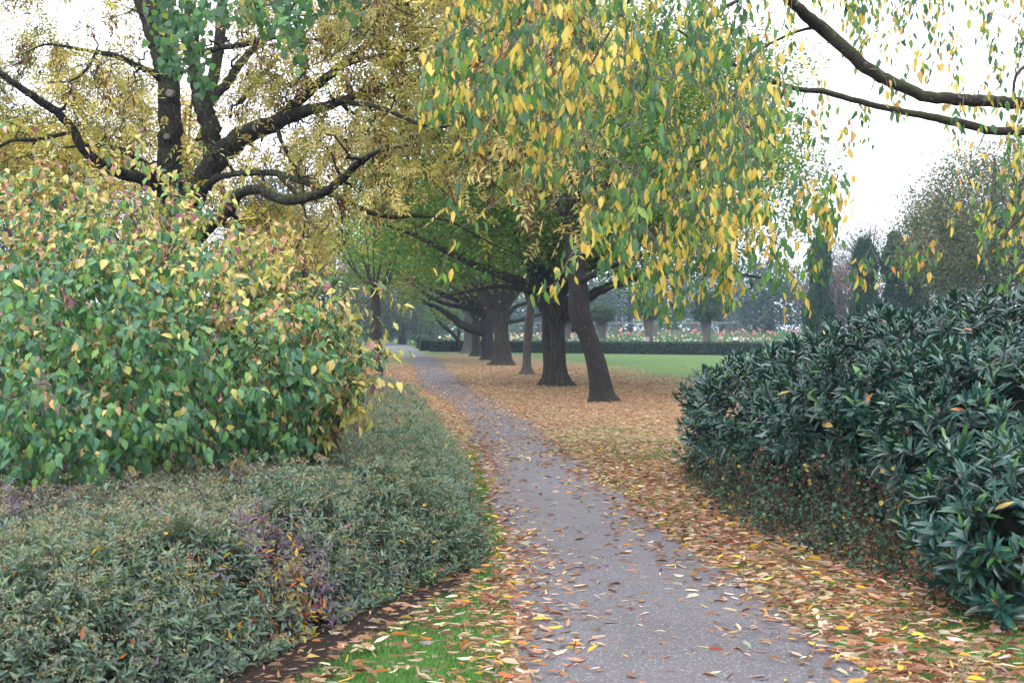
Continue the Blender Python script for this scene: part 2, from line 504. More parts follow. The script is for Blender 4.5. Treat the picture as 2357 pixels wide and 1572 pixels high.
def ground_mat():
    m, N, L, o = new_mat('lawn_with_leaves')
    geo = N.new('ShaderNodeNewGeometry')
    cv = N.new('ShaderNodeAttribute'); cv.attribute_name = 'cover'
    so = N.new('ShaderNodeAttribute'); so.attribute_name = 'soil'
    pos = geo.outputs['Position']
    n1 = noise(N, L, .35, 4, pos); n2 = noise(N, L, 45, 4, pos)
    g = mixc(N, L, n1.outputs[0], (.045, .098, .022), (.062, .125, .03))
    g = mixc(N, L, n2.outputs[0], mixc(N, L, 1.0, g, (.55, .6, .5), 'MULTIPLY'), mixc(N, L, 1.0, g, (1.35, 1.3, 1.2), 'MULTIPLY'))
    s = mixc(N, L, n2.outputs[0], (.004, .003, .002), (.026, .018, .013))
    base = mixc(N, L, so.outputs['Fac'], g, s)
    v = N.new('ShaderNodeTexVoronoi'); v.inputs['Scale'].default_value = 16
    L.new(pos, v.inputs['Vector'])
    sx = N.new('ShaderNodeSeparateColor'); L.new(v.outputs['Color'], sx.inputs[0])
    cr = N.new('ShaderNodeValToRGB'); cr.color_ramp.interpolation = 'CONSTANT'
    e = cr.color_ramp.elements; e[0].position = 0; e[0].color = (.17, .09, .055, 1)
    e[1].position = .25; e[1].color = (.26, .145, .08, 1)
    for p_, c_ in ((.5, (.23, .145, .095)), (.68, (.35, .26, .18)), (.8, (.34, .23, .08)), (.9, (.14, .06, .035))):
        k = e.new(p_); k.color = (*c_, 1)
    L.new(sx.outputs[1], cr.inputs[0])
    isl = math_node(N, L, 'LESS_THAN', sx.outputs[0], cv.outputs['Fac'])
    col = mixc(N, L, isl, base, cr.outputs[0])
    b = N.new('ShaderNodeBsdfPrincipled'); L.new(col, b.inputs['Base Color'])
    b.inputs['Roughness'].default_value = .9; b.inputs['Specular IOR Level'].default_value = .15
    bp = N.new('ShaderNodeBump'); bp.inputs['Strength'].default_value = .5; bp.inputs['Distance'].default_value = .03
    L.new(math_node(N, L, 'ADD', n2.outputs[0], math_node(N, L, 'MULTIPLY', sx.outputs[0], .5)), bp.inputs['Height']); L.new(bp.outputs[0], b.inputs['Normal'])
    L.new(b.outputs[0], o.inputs['Surface'])
    return m

def asphalt_mat():
    m, N, L, o = new_mat('worn_asphalt')
    geo = N.new('ShaderNodeNewGeometry'); pos = geo.outputs['Position']
    v = N.new('ShaderNodeTexVoronoi'); v.inputs['Scale'].default_value = 130; L.new(pos, v.inputs['Vector'])
    sc = N.new('ShaderNodeSeparateColor'); L.new(v.outputs['Color'], sc.inputs[0])
    n1 = noise(N, L, 1.3, 5, pos); n2 = noise(N, L, 60, 3, pos)
    n3 = noise(N, L, .45, 6, pos, .7)
    base = mixc(N, L, n1.outputs[0], (.062, .058, .064), (.108, .103, .112))
    mk = N.new('ShaderNodeMapRange'); mk.inputs['From Min'].default_value = .50; mk.inputs['From Max'].default_value = .62
    L.new(n3.outputs[0], mk.inputs[0])
    base = mixc(N, L, math_node(N, L, 'MULTIPLY', mk.outputs[0], .35), base, (.042, .040, .042))
    base = mixc(N, L, n2.outputs[0], mixc(N, L, 1.0, base, (.65, .65, .65), 'MULTIPLY'), mixc(N, L, 1.0, base, (1.35, 1.35, 1.35), 'MULTIPLY'))
    st = math_node(N, L, 'GREATER_THAN', sc.outputs[0], .9)
    base = mixc(N, L, math_node(N, L, 'MULTIPLY', st, .6), base, (.24, .235, .245))
    b = N.new('ShaderNodeBsdfPrincipled'); L.new(base, b.inputs['Base Color'])
    b.inputs['Roughness'].default_value = .85; b.inputs['Specular IOR Level'].default_value = .3
    bp = N.new('ShaderNodeBump'); bp.inputs['Strength'].default_value = .5; bp.inputs['Distance'].default_value = .006
    L.new(math_node(N, L, 'ADD', sc.outputs[1], n2.outputs[0]), bp.inputs['Height']); L.new(bp.outputs[0], b.inputs['Normal'])
    L.new(b.outputs[0], o.inputs['Surface'])
    return m

xs = np.concatenate([-np.geomspace(11, 700, 22)[::-1], np.arange(-10.5, 18, .3), np.geomspace(18.5, 700, 22)])
ys = np.concatenate([[-60, -25, -8], np.arange(-2, 40, .3), np.arange(40, 110, .9), np.geomspace(112, 1200, 18)])
gx, gy = np.meshgrid(xs, ys, indexing='ij')
gv = np.stack([gx, gy, np.zeros_like(gx)], -1).reshape(-1, 3)
nx, ny = len(xs), len(ys)
i, j = np.meshgrid(np.arange(nx-1), np.arange(ny-1), indexing='ij')
a = (i*ny+j).ravel(); b_ = a+ny
ga = Acc(); ga.add(gv, np.concatenate([np.stack([a, b_, b_+1], 1), np.stack([a, b_+1, a+1], 1)]))
ground = ga.build('ground', ground_mat(), smooth=True, kind='structure')
def put_attr(me, name, vals):
    at = me.attributes.new(name, 'FLOAT', 'POINT'); at.data.foreach_set('value', vals.astype(np.float32))
cvr = coverage(gv[:, 0], gv[:, 1])
far = (gv[:, 1] > 90) | (np.abs(gv[:, 0]) > 14) | (gv[:, 1] < -4)
put_attr(ground.data, 'cover', np.where(far, .1, cvr))
put_attr(ground.data, 'soil', ((bed_left(gv[:, 0], gv[:, 1]) > -.05) | (bed_right(gv[:, 0], gv[:, 1]) > .1)).astype(float))

pa = Acc()
pw = smooth_line(PATH, 10)
m_ = len(pw); k_ = 6
tt = np.linspace(0, 1, k_)
pv = []
for r_ in pw:
    wob = .06*math.sin(r_[0]*1.9)+.04*math.sin(r_[0]*4.3+1)
    for t in tt:
        pv.append((r_[1]*(1-t)+r_[2]*t+wob*(1 if t in (0, 1) else 0)*(1 if t else -1), r_[0], .006+.02*math.sin(t*PI)))
i, j = np.meshgrid(np.arange(m_-1), np.arange(k_-1), indexing='ij')
a = (i*k_+j).ravel(); b_ = a+k_
pa.add(np.array(pv), np.concatenate([np.stack([a, a+1, b_+1], 1), np.stack([a, b_+1, b_], 1)]))
pa.build('path', asphalt_mat(), smooth=True, kind='structure')

# ------------------------------------------------------------------ haze
def box_acc(lo, hi, acc=None, tint=(1, 1, 1)):
    acc = acc or Acc()
    (x0, y0, z0), (x1, y1, z1) = lo, hi
    V = [(x0, y0, z0), (x1, y0, z0), (x1, y1, z0), (x0, y1, z0), (x0, y0, z1), (x1, y0, z1), (x1, y1, z1), (x0, y1, z1)]
    Q = [(0, 3, 2, 1), (4, 5, 6, 7), (0, 1, 5, 4), (1, 2, 6, 5), (2, 3, 7, 6), (3, 0, 4, 7)]
    acc.add(V, [t for q in Q for t in ((q[0], q[1], q[2]), (q[0], q[2], q[3]))], tint)
    return acc
HAZE = True
if HAZE:
    m, N, L, o = new_mat('haze_air')
    pv_ = N.new('ShaderNodeVolumePrincipled')
    pv_.inputs['Color'].default_value = (.54, .77, 1.0, 1)
    pv_.inputs['Density'].default_value = .0007
    pv_.inputs['Anisotropy'].default_value = .2
    L.new(pv_.outputs[0], o.inputs['Volume'])
    box_acc((-720, -70, -1), (720, 1220, 32)).build('haze', m, kind='stuff')

# ------------------------------------------------------------------ tree building
def pxline(pts, Y):
    """(px, py, width in px, optional depth offset) -> smooth points and radii"""
    q = []
    for p in pts:
        yy = Y+(p[3] if len(p) > 3 else 0)
        q.append([*P(p[0], p[1], yy), p[2]/2/F*yy])
    q = smooth_line(q, 5)
    return q[:, :3], np.maximum(q[:, 3], .003)

def add_leaf_parts(root, base, mat, tplm, T, R, Sc, tint, pick, name='leaf', nvar=7):
    """the leaves that show largest: one object each, sharing a few coloured meshes"""
    tv = tint[pick]
    # group tints into a few shared meshes
    cent = tv[rng.choice(len(tv), min(nvar, len(tv)), replace=False)]
    for _ in range(6):
        lab = np.argmin(((tv[:, None]-cent[None])**2).sum(2), 1)
        for c in range(len(cent)):
            if (lab == c).any(): cent[c] = tv[lab == c].mean(0)
    meshes = []
    for c in cent:
        ac = Acc(); ac.add(tplm[0], tplm[1], tuple(c), tplm[2]); meshes.append(ac.mesh(name, mat, True))
    b = np.array(base, float)
    for k, i_ in enumerate(pick):
        o = bpy.data.objects.new(name, meshes[lab[k]])
        mtx = Matrix(R[i_].tolist()).to_4x4()
        o.rotation_mode = 'QUATERNION'
        o.rotation_quaternion = mtx.to_quaternion()
        s = Sc[i_]
        o.scale = (s, s, s) if np.ndim(s) == 0 else tuple(float(q) for q in s)
        o.location = [float(q) for q in (T[i_]-b)]
        if root is not None: o.parent = root
        COL.objects.link(o)
        yield o

def leafy(root, mat, tpl, T, R, Sc, tint, parts=300, cell=16, name='foliage', part_name='leaf'):
    keep = np.ones(len(T), bool)
    if parts:
        pk = front_pick(T, np.asarray(Sc) if np.ndim(Sc) == 1 else np.asarray(Sc)[:, 1], parts, cell)
        keep[pk] = False
        for _ in add_leaf_parts(root, root.location, mat, tpl, T, R, Sc, tint, pk, part_name): pass
    ac = Acc()
    scatter(ac, tpl, T[keep], R[keep], np.asarray(Sc)[keep], tint[keep])
    return ac.build(name, mat, root, smooth=True, kind='stuff')

# ================================================================== big ash on the left
YA = 17.0
ash = empty('ash_tree', (*P(415, 480, YA)[:2], 0), 'large spreading ash with dark mossy limbs, yellowing leaves and brown seed bunches behind the bushes', 'tree')
nodes, nr = [], []
def limb(root, name, pts, Y, mat, sides=12, flute=.05, seed=0, keep=True, cap=False):
    q, r = pxline(pts, Y)
    q = q+rvec(len(q), 1)*(r[:, None]*.10)
    ac = Acc(); tube(ac, q, r, sides, flute=flute, seed=seed, cap=cap)
    o = ac.build(name, mat, root, smooth=True)
    if keep: nodes.extend(list(q)); nr.extend(list(r))
    return o
def ground_px(Y): return HZ+CAMH*F/Y
bd = M['bark_dark']
limb(ash, 'trunk', [(425, ground_px(YA)+12, 150), (422, 980, 108), (418, 800, 96), (415, 640, 94), (413, 560, 98), (412, 500, 92)], YA, bd, 20, .10, 1, keep=False)
limb(ash, 'limb', [(408, 520, 76), (396, 455, 56), (390, 360, 52), (389, 260, 52), (384, 180, 48), (368, 125, 44), (348, 65, 38), (318, -20, 30), (300, -120, 22, .5), (270, -300, 8, 1)], YA, bd, 18, .07, 2)
limb(ash, 'limb', [(376, 130, 24, .2), (358, 60, 24, .5), (350, 0, 22, .8), (356, -110, 16, 1), (350, -250, 6, 1.6)], YA, bd, 12, .05, 3)
limb(ash, 'limb', [(390, 190, 26), (385, 100, 24, -.3), (374, 20, 22, -.5), (380, -80, 16, -.8), (400, -220, 6, -1)], YA, bd, 12, .05, 4)
limb(ash, 'limb', [(400, 470, 30), (345, 420, 27, -.3), (270, 397, 27, -.7), (222, 372, 25, -1), (186, 335, 23, -1.2), (164, 292, 20, -1.3), (120, 250, 19, -1.5), (62, 212, 17, -1.8), (0, 168, 14, -2), (-70, 110, 10, -2), (-150, 60, 5, -2)], YA, bd, 12, .08, 5)
limb(ash, 'limb', [(385, 445, 22), (350, 400, 19, -.5), (325, 372, 18, -.8), (285, 347, 14, -1), (215, 335, 9, -1.2), (150, 340, 4, -1.2)], YA, bd, 10, .08, 6)
limb(ash, 'limb', [(162, 305, 9, -1.2), (85, 322, 11, -1.6), (22, 326, 9, -2), (-40, 370, 5, -2)], YA, bd, 8, .05, 7)
limb(ash, 'limb', [(368, 182, 18), (350, 166, 15, -.2), (318, 152, 14, -.5), (262, 128, 13, -.9), (222, 121, 11, -1), (180, 113, 8, -1.3), (112, 103, 6, -1.6), (60, 120, 3, -1.6)], YA, bd, 10, .05, 8)
limb(ash, 'limb', [(222, 122, 9, -1), (195, 165, 7, -1.2), (160, 188, 5, -1.3), (110, 190, 3, -1.4)], YA, bd, 8, .05, 9)
limb(ash, 'limb', [(425, 520, 76), (445, 455, 52), (476, 400, 50), (520, 345, 52), (575, 305, 44), (640, 280, 36, -.6), (700, 258, 28, -1), (760, 243, 22, -1.5), (840, 216, 17, -2), (930, 192, 12, -2.6), (1030, 165, 8, -3), (1150, 150, 5, -3.2)], YA, bd, 16, .08, 10)
limb(ash, 'limb', [(480, 400, 44), (488, 330, 42), (476, 270, 44), (466, 225, 42), (452, 180, 34), (446, 110, 30), (440, 30, 28), (425, -60, 20), (420, -240, 7)], YA, bd, 14, .08, 11)
limb(ash, 'limb', [(470, 235, 34), (490, 180, 28, .5), (506, 90, 26, .8), (512, 0, 22, 1), (520, -120, 14, 1.2), (530, -260, 5, 1.2)], YA, bd, 12, .05, 12)
limb(ash, 'limb', [(640, 285, 26, -.6), (690, 230, 25, -.8), (740, 188, 22, -1), (800, 140, 18, -1.2), (862, 88, 14, -1.6), (905, 40, 11, -1.8), (970, -20, 8, -2), (1060, -80, 4, -2)], YA, bd, 12, .08, 13)
limb(ash, 'limb', [(462, 125, 18, .2), (500, 112, 14, 0), (560, 104, 13, -.3), (620, 88, 10, -.6), (700, 90, 7, -1), (790, 95, 4, -1.2)], YA, bd, 10, .05, 14)
limb(ash, 'limb', [(490, 225, 24, .2), (525, 190, 21, .5), (548, 150, 20, .8), (590, 108, 16, 1.2), (640, 60, 11, 1.6), (700, -20, 7, 2)], YA, bd, 10, .05, 15)
limb(ash, 'limb', [(552, 235, 14, .5), (600, 178, 13, .8), (652, 122, 10, 1.2), (720, 60, 6, 1.6)], YA, bd, 10, .05, 16)
limb(ash, 'limb', [(438, 560, 40), (500, 508, 26, -1.4), (530, 482, 26, -2), (548, 448, 25, -2.2), (590, 437, 23, -2.4), (650, 460, 23, -2.6), (700, 457, 22, -2.8), (755, 438, 20, -3), (795, 405, 18, -3.2), (832, 372, 16, -3.4), (870, 350, 9, -3.6), (940, 335, 5, -3.6)], YA, bd, 14, .07, 17)
limb(ash, 'limb', [(455, 470, 24), (485, 420, 18, -.6), (530, 402, 15, -1), (590, 398, 14, -1.4), (640, 401, 15, -1.6), (705, 422, 14, -2), (780, 455, 13, -2.5), (850, 488, 12, -3), (905, 500, 11, -3), (960, 496, 9, -3.4), (1040, 512, 6, -3.8), (1130, 560, 4, -4), (1200, 590, 3, -4.2)], YA, bd, 12, .07, 18)
limb(ash, 'limb', [(635, 287, 12, -.6), (652, 335, 9, -.8), (692, 405, 8, -1.2), (700, 470, 5, -1.6)], YA, bd, 8, .05, 19)
limb(ash, 'limb', [(640, 401, 12, -1.8), (700, 480, 6, -2), (690, 560, 5, -2.2), (650, 600, 3, -2.2)], YA, bd, 8, .05, 20)
limb(ash, 'limb', [(800, 235, 12, -2), (880, 250, 10, -3), (980, 290, 8, -4), (1090, 290, 6, -4.5), (1200, 300, 4, -5)], YA, bd, 8, .05, 21)
limb(ash, 'limb', [(770, 160, 12, -1), (860, 130, 9, -2), (980, 110, 7, -3), (1120, 70, 5, -3.5)], YA, bd, 8, .05, 22)
# pruning scars
for (px, py, w) in ((390, 215, 17), (383, 315, 13), (589, 295, 16)):
    c = P(px, py, YA-.20 if px < 500 else YA-.28)
    ac = Acc(); tube(ac, np.array([c+[0, .10, 0], c, c+[0, -.012, 0]]), np.array([w*1.25, w*1.1, w*.9])/2/F*YA, 14, cap=True)
    ac.build('pruning_scar', M['cut'], ash, smooth=False)
# twig targets
poly = [(-120, -150), (1330, -150), (1340, 60), (1330, 200), (1350, 420), (1300, 560), (1250, 640), (1150, 600), (1060, 500), (930, 480), (850, 520), (760, 520), (720, 600), (640, 610), (560, 540), (500, 520), (440, 470), (300, 430), (120, 430), (-120, 420)]
q = sample_poly(poly, 2500)
hole = vnoise(q, .0135, 21)+.6*vnoise(q, .032, 22)
bias = np.where(q[:, 0] > 780, .75, 0)+np.where(q[:, 1] > 230, .4, 0)-np.where((q[:, 0] < 330) & (q[:, 1] < 130), .75, 0)-np.where((q[:, 1] > 480) & (q[:, 0] < 900), .45, 0)-np.where((q[:, 1] > 500) & (q[:, 0] >= 900), .8, 0)
q = q[(hole+bias > -.42) & ~((q[:, 0] > 900) & (q[:, 1] > 200) & (rng.random(len(q)) < np.where(q[:, 1] > 430, .88, np.where(q[:, 1] > 330, .7, .35)))) & ~((q[:, 0] > 780) & (q[:, 1] > 400) & (rng.random(len(q)) < .5))]
_nn = np.array(nodes); _np = pix(_nn); _w = np.array(nr)/_nn[:, 1]*F
_k = _w > 7.5; _np, _w = _np[_k], _w[_k]
_d = np.min(np.sqrt(((q[:, None]-_np[None])**2).sum(2))-_w[None], axis=1)
q = q[~((_d < 15) & (rng.random(len(q)) < .85))]
dep = YA+np.where(q[:, 0] > 700, -(q[:, 0]-700)/600*4.5, 0)+np.where(q[:, 0] > 560, rng.normal(size=len(q))*1.3-.5, np.where(rng.random(len(q)) < .14, -rng.random(len(q))*2, .4+np.abs(rng.normal(size=len(q)))*1.8))
T0 = np.array([P(a_[0], a_[1], d_) for a_, d_ in zip(q, dep)])
ac = Acc()
_b = sample_poly(poly[:5]+[(1100, 500), (760, 540), (500, 500), (300, 420), (-120, 400)], 420)
T_b = np.array([P(a_[0], a_[1], YA-.3-np.clip((a_[0]-700)/600, 0, 1)*3+rng.normal()*.5) for a_ in _b])
dirs = grow(nodes, nr, np.vstack([T0, T_b]), ac, .0065, .55, .11, .05, 4, maxr=.035)[:len(T0)]
ac.build('twigs', bd, ash, smooth=True, kind='stuff')
# each target carries a tuft of compound leaves
ctpl = [compound_tpl(4, .32, .36), compound_tpl(3, .34, .40, 52), compound_tpl(5, .30, .32, 62)]
ac = Acc()
per = 7
base_t = np.repeat(T0, per, 0); dd = np.repeat(dirs, per, 0)
pos = base_t+rvec(len(base_t), .11)
ld = nrm(dd*.3+rvec(len(base_t), .8)+np.array([0, 0, -.25]))
ln = nrm(np.array([0, -.3, 1])+rvec(len(base_t), .55))
# whole tufts share a hue: olive, yellow, buff
hue = vnoise(T0, .8, 31)+rng.normal(size=len(T0))*.45
oliv = np.array((.145, .175, .05)); yel = np.array((.47, .37, .09)); buff = np.array((.42, .34, .17))
w1 = np.clip((hue+1)/2, 0, 1)[:, None]
tc_ = oliv*(1-w1)+yel*w1
mixb = (rng.random(len(T0)) < np.where(q[:, 0] > 700, .55, .15))[:, None]
tc_ = np.where(mixb, buff*.55+tc_*.45, tc_)
tint = np.repeat(tc_, per, 0)*np.exp(rng.normal(size=(len(base_t), 1))*.2)
sz = rng.uniform(.17, .29, len(base_t))
for k in range(3):
    s_ = slice(k, None, 3)
    scatter(ac, ctpl[k], pos[s_], frames(ld[s_], ln[s_]), sz[s_], tint[s_])
ac.build('foliage', M['leaf_soft'], ash, kind='stuff')
# brown seed bunches hanging
sel = rng.random(len(T0)) < np.where(q[:, 1] > 380, .62, .42)
sb = T0[sel]; per = 26
bp_ = np.repeat(sb, per, 0)+rvec(len(sb)*per, 1)*np.array([.045, .045, .10])-[0, .18, .13]
ac = Acc()
scatter(ac, leaf2_tpl(.32), bp_, frames(nrm(np.array([0, 0, -1])+rvec(len(bp_), .35)), rvec(len(bp_))), rng.uniform(.055, .09, len(bp_)),
        pal([(.085, .026, .012), (.12, .042, .02), (.045, .017, .010)], [3, 2, 2], len(bp_)))
ac.build('seed_bunches', M['leaf_soft'], ash, kind='stuff')

# ================================================================== poplar branch hanging in at the top
nodes, nr = [], []
YP = 12.0
pop = empty('poplar_branch', P(450, -260, YP), 'overhanging poplar branches with fresh green heart-shaped leaves before the big trunk', 'branch')
for pts in ([(440, -260, 16), (430, -120, 10), (395, -10, 6), (385, 60, 5), (400, 120, 4), (440, 170, 3)],
            [(450, -260, 14), (560, -150, 9), (610, -60, 6), (640, 20, 5), (670, 80, 3), (700, 120, 2.5)],
            [(560, -150, 9), (690, -70, 6), (780, -10, 5), (860, 10, 3)],
            [(430, -120, 9), (360, -50, 7), (330, 10, 4), (342, 60, 2.5)]):
    limb(pop, 'branch', pts, YP, M['twig_grey'], 6, .03)
polyA = [(355, -60), (470, -40), (455, 60), (480, 120), (490, 190), (455, 215), (400, 170), (370, 120), (355, 50)]
polyB = [(620, -60), (860, -60), (840, 30), (735, 60), (720, 120), (690, 135), (640, 90), (590, 50), (560, 10)]
qa = np.vstack([sample_poly(polyA, 60), sample_poly(polyB, 60), sample_poly([(470, -60), (600, -60), (600, 60), (480, 70)], 18)])
Tp = np.array([P(a_[0], a_[1], YP+rng.normal()*.35) for a_ in qa])
ac = Acc(); grow(nodes, nr, Tp, ac, .003, .6, .08, -.05, 4)
ac.build('twigs', M['twig_grey'], pop, smooth=True, kind='stuff')
heart = leaf_tpl(.95, (.14, .55), .05, .15, (.95, .8))
per = 6
pt = np.repeat(Tp, per, 0)+rvec(len(Tp)*per, .06)
ldir = nrm(np.array([0, -.1, -1])+rvec(len(pt), .35)); lnn = nrm(np.array([0, -1, .5])+rvec(len(pt), .55))
leafy(pop, M['leaf_cherry'], heart, pt, frames(ldir, lnn), rng.uniform(.06, .095, len(pt)),
      pal([(.05, .13, .055), (.075, .17, .05), (.035, .095, .05), (.26, .27, .05)], [4, 3, 3, .5], len(pt)), 220, 14)

# ================================================================== row of trees along the lawn
def crown_targets(c, r, n, zmin, shell=.45, seed=0, thr=-.55):
    """points in a lumpy dome; c centre, r radii"""
    d = nrm(rvec(n*2)); u = rng.random(n*2)
    rad = np.where(u < .75, shell+(1-shell)*rng.random(n*2)**.6, rng.random(n*2)**.5*shell+.15)
    lump = 1+.13*vnoise(d*3, 1.3, seed)
    p = np.asarray(c)+d*(rad*lump)[:, None]*np.asarray(r)
    g = vnoise(p, .95, seed+5)
    p = p[(p[:, 2] > zmin+.5*vnoise(p[:, :2], .7, seed+7)) & (g > thr)]
    return p[:n]

def leaf_cloud(root, T, per, spread, size, tpl, colfn, mat='leaf_soft', flat=.55, name='foliage'):
    n = len(T)*per
    base_ = np.repeat(T, per, 0)
    pos_ = base_+rvec(n, 1)*np.array([spread, spread, spread*flat])
    d_ = nrm(rvec(n)*[1, 1, .5]+np.array([0, 0, -.25])); nn = nrm(np.array([0, 0, 1.1])+rvec(n, .6))
    ac_ = Acc()
    scatter(ac_, tpl, pos_, frames(d_, nn), rng.uniform(.75, 1.25, n)*size, colfn(pos_))
    return ac_.build(name, M[mat], root, kind='stuff')

GREENS = [(.048, .12, .014), (.075, .165, .018), (.12, .21, .022)]
def row_col(yellow=.12):
    def f(p):
        w = vnoise(p, .8, 77)*.8+rng.normal(size=len(p))*.35
        base = pal(GREENS, [3, 3, 2], len(p), .2)
        y = pal([(.33, .27, .035), (.25, .25, .035), (.30, .16, .03)], [3, 3, 1], len(p), .15)
        thr = 1.15-yellow*3
        return np.where((w > thr)[:, None], y, base)
    return f

def row_tree(name, label, basepx, Y, trunk_pts, limbs, crown_c, crown_r, ntarget, zmin, mat, leaf_size, per=55, yellow=.15, seed=0, spread=.42, flare=.75, group='old trees in a row along the lawn'):
    global nodes, nr
    nodes, nr = [], []
    root = empty(name, (P(basepx, HZ, Y)[0], Y, 0), label, 'tree', group)
    q_, r_ = pxline(trunk_pts, Y)
    ac_ = Acc()
    # extra roots flare as ridges
    sides = 28
    tube(ac_, q_, r_, sides, flute=.15, seed=seed)
    tr = ac_.build('trunk', M[mat], root, smooth=True)
    if flare:
        V = np.zeros(len(tr.data.vertices)*3, np.float32); tr.data.vertices.foreach_get('co', V); V = V.reshape(-1, 3)
        h = V[:, 2]; ctr = q_[0][:2]-np.array(root.location[:2])
        off = V[:, :2]-ctr; an = np.arctan2(off[:, 1], off[:, 0])
        kf = np.exp(-np.maximum(h, 0)/.22)*(.45+.55*np.maximum(0, np.sin(an*4+seed)))*flare
        V[:, :2] = ctr+off*(1+kf[:, None])
        tr.data.vertices.foreach_set('co', V.ravel())
    nodes += list(q_[-4:]); nr += list(r_[-4:])
    for i_, l_ in enumerate(limbs):
        limb(root, 'limb', l_, Y, M[mat], 10, .08, seed+i_)
    # limbs towards and away from the viewer
    top = q_[-1]; r0 = r_[-1]
    for k in range(7):
        an = rng.uniform(0, 2*PI)
        e = np.asarray(crown_c)+np.array([math.cos(an)*crown_r[0]*.7, (math.sin(an))*crown_r[1]*.8, rng.uniform(-.3, .55)*crown_r[2]])
        mid = top*.5+e*.5+[0, 0, -.3+rng.uniform(-.3, .5)]
        ln_ = smooth_line(np.array([[*top, r0*.5], [*(top*.7+mid*.3+[0, 0, .2]), r0*.4], [*mid, r0*.25], [*e, .02]]), 5)
        a2 = Acc(); tube(a2, ln_[:, :3], ln_[:, 3], 8, flute=.06, seed=k)
        a2.build('limb', M[mat], root, smooth=True)
        nodes += list(ln_[:, :3]); nr += list(ln_[:, 3])
    T = crown_targets(crown_c, crown_r, ntarget, zmin, seed=seed)
    a3 = Acc()
    grow(nodes, nr, T, a3, .008, .5, .08, .06, 4, maxr=.06)
    a3.build('twigs', M['twig'], root, smooth=True, kind='stuff')
    leaf_cloud(root, T, per, spread, leaf_size, leaf2_tpl(.75, .15), row_col(yellow))
    return root

row_tree('row_tree', 'stout furrowed tree with forking trunk, nearest thick one of the row', 1280, 33.8,
    [(1281, 892, 60), (1279, 870, 54), (1276, 830, 51), (1273, 780, 50), (1272, 740, 52), (1274, 705, 66), (1276, 680, 70)],
    [[(1262, 715, 38), (1232, 672, 34, -.5), (1185, 645, 24, -1), (1110, 618, 17, -1.5), (1030, 580, 13, -2), (960, 545, 9, -2), (890, 520, 5, -2)],
     [(1262, 700, 36), (1236, 645, 30), (1205, 570, 24, .5), (1150, 490, 15, 1), (1070, 425, 8, 1.5)],
     [(1276, 690, 40), (1282, 620, 32), (1288, 520, 26), (1290, 400, 18), (1300, 270, 10)],
     [(1290, 735, 30), (1325, 708, 26, -.2), (1375, 672, 22, -.5), (1450, 645, 15, -1), (1560, 622, 10, -1.5), (1680, 628, 8, -1.5), (1780, 645, 4, -1.5)],
     [(1282, 690, 34), (1330, 620, 28), (1400, 520, 20, .5), (1480, 420, 13, 1), (1560, 320, 8, 1)],
     [(1225, 668, 16, -.7), (1150, 660, 10, -1.5), (1080, 670, 8, -2), (985, 690, 5, -2.5)]],
    (1.9, 33.8, 6.3), (6.7, 6.0, 4.5), 2500, 3.1, 'bark_row', .10, 56, .10, 3)
row_tree('row_tree', 'thick dark folded trunk standing just left of the thin grey stem', 1157, 53.6,
    [(1158, 842, 44), (1158, 825, 38), (1156, 790, 34), (1154, 755, 33), (1154, 725, 42)],
    [[(1150, 740, 26), (1128, 705, 22), (1110, 680, 16), (1080, 640, 9)], [(1158, 740, 28), (1162, 700, 26), (1165, 650, 18), (1170, 580, 10)],
     [(1166, 742, 10), (1195, 738, 9), (1240, 725, 6), (1290, 715, 4)], [(1165, 728, 12), (1190, 705, 9), (1240, 690, 5)]],
    (-.8, 53.6, 7.2), (6.8, 5.5, 4.4), 800, 3.6, 'bark_row', .13, 42, .12, 13, .5)
row_tree('row_tree', 'dark upright trunk with one long low limb sweeping out to the left', 1122, 62.8,
    [(1124, 829, 34), (1123, 815, 27), (1122, 790, 26), (1120, 765, 26), (1120, 735, 32)],
    [[(1112, 765, 22), (1075, 753, 20, -1), (1045, 735, 17, -1.5), (1015, 712, 12, -2), (985, 700, 9, -2), (970, 690, 5, -2)], [(1120, 740, 24), (1118, 690, 20), (1110, 620, 10)]],
    (-4.2, 62.0, 6.4), (6.2, 5, 3.9), 750, 3.1, 'bark_row', .14, 42, .32, 23, .5)
row_tree('row_tree', 'slim dark trunk between the pale trunk and the one with the low limb', 1097, 71.0,
    [(1099, 821, 25), (1097, 808, 19), (1096, 780, 18), (1096, 740, 20)], [[(1096, 745, 14), (1090, 700, 10), (1080, 650, 6)]],
    (-2.6, 71, 6.6), (5.5, 5, 3.8), 480, 3.2, 'bark_row', .15, 36, .2, 33, .5)
row_tree('row_tree', 'pale grey trunk farthest in the row beside the clipped hedge', 1077, 80.0,
    [(1077, 814, 28), (1077, 800, 22), (1078, 770, 20), (1079, 730, 20)], [[(1078, 740, 13), (1070, 700, 9), (1060, 660, 5)]],
    (-3.6, 81, 6.8), (5.5, 5, 3.8), 420, 3.3, 'bark_pale', .16, 34, .25, 43, .5)
row_tree('slender_tree', 'slender straight grey stem between two stout trunks of the row', 1213, 42.3,
    [(1213, 863, 26), (1213, 845, 19), (1213, 810, 18), (1215, 770, 19), (1219, 730, 20), (1222, 700, 17), (1224, 640, 12)],
    [[(1222, 700, 10), (1230, 660, 8), (1250, 600, 5)], [(1221, 710, 9), (1205, 660, 7), (1190, 600, 4)]],
    (1.0, 42.3, 5.6), (3.6, 3.4, 2.4), 300, 3.3, 'bark_pale', .11, 40, .2, 53, .4, group='slender younger trees in the row')
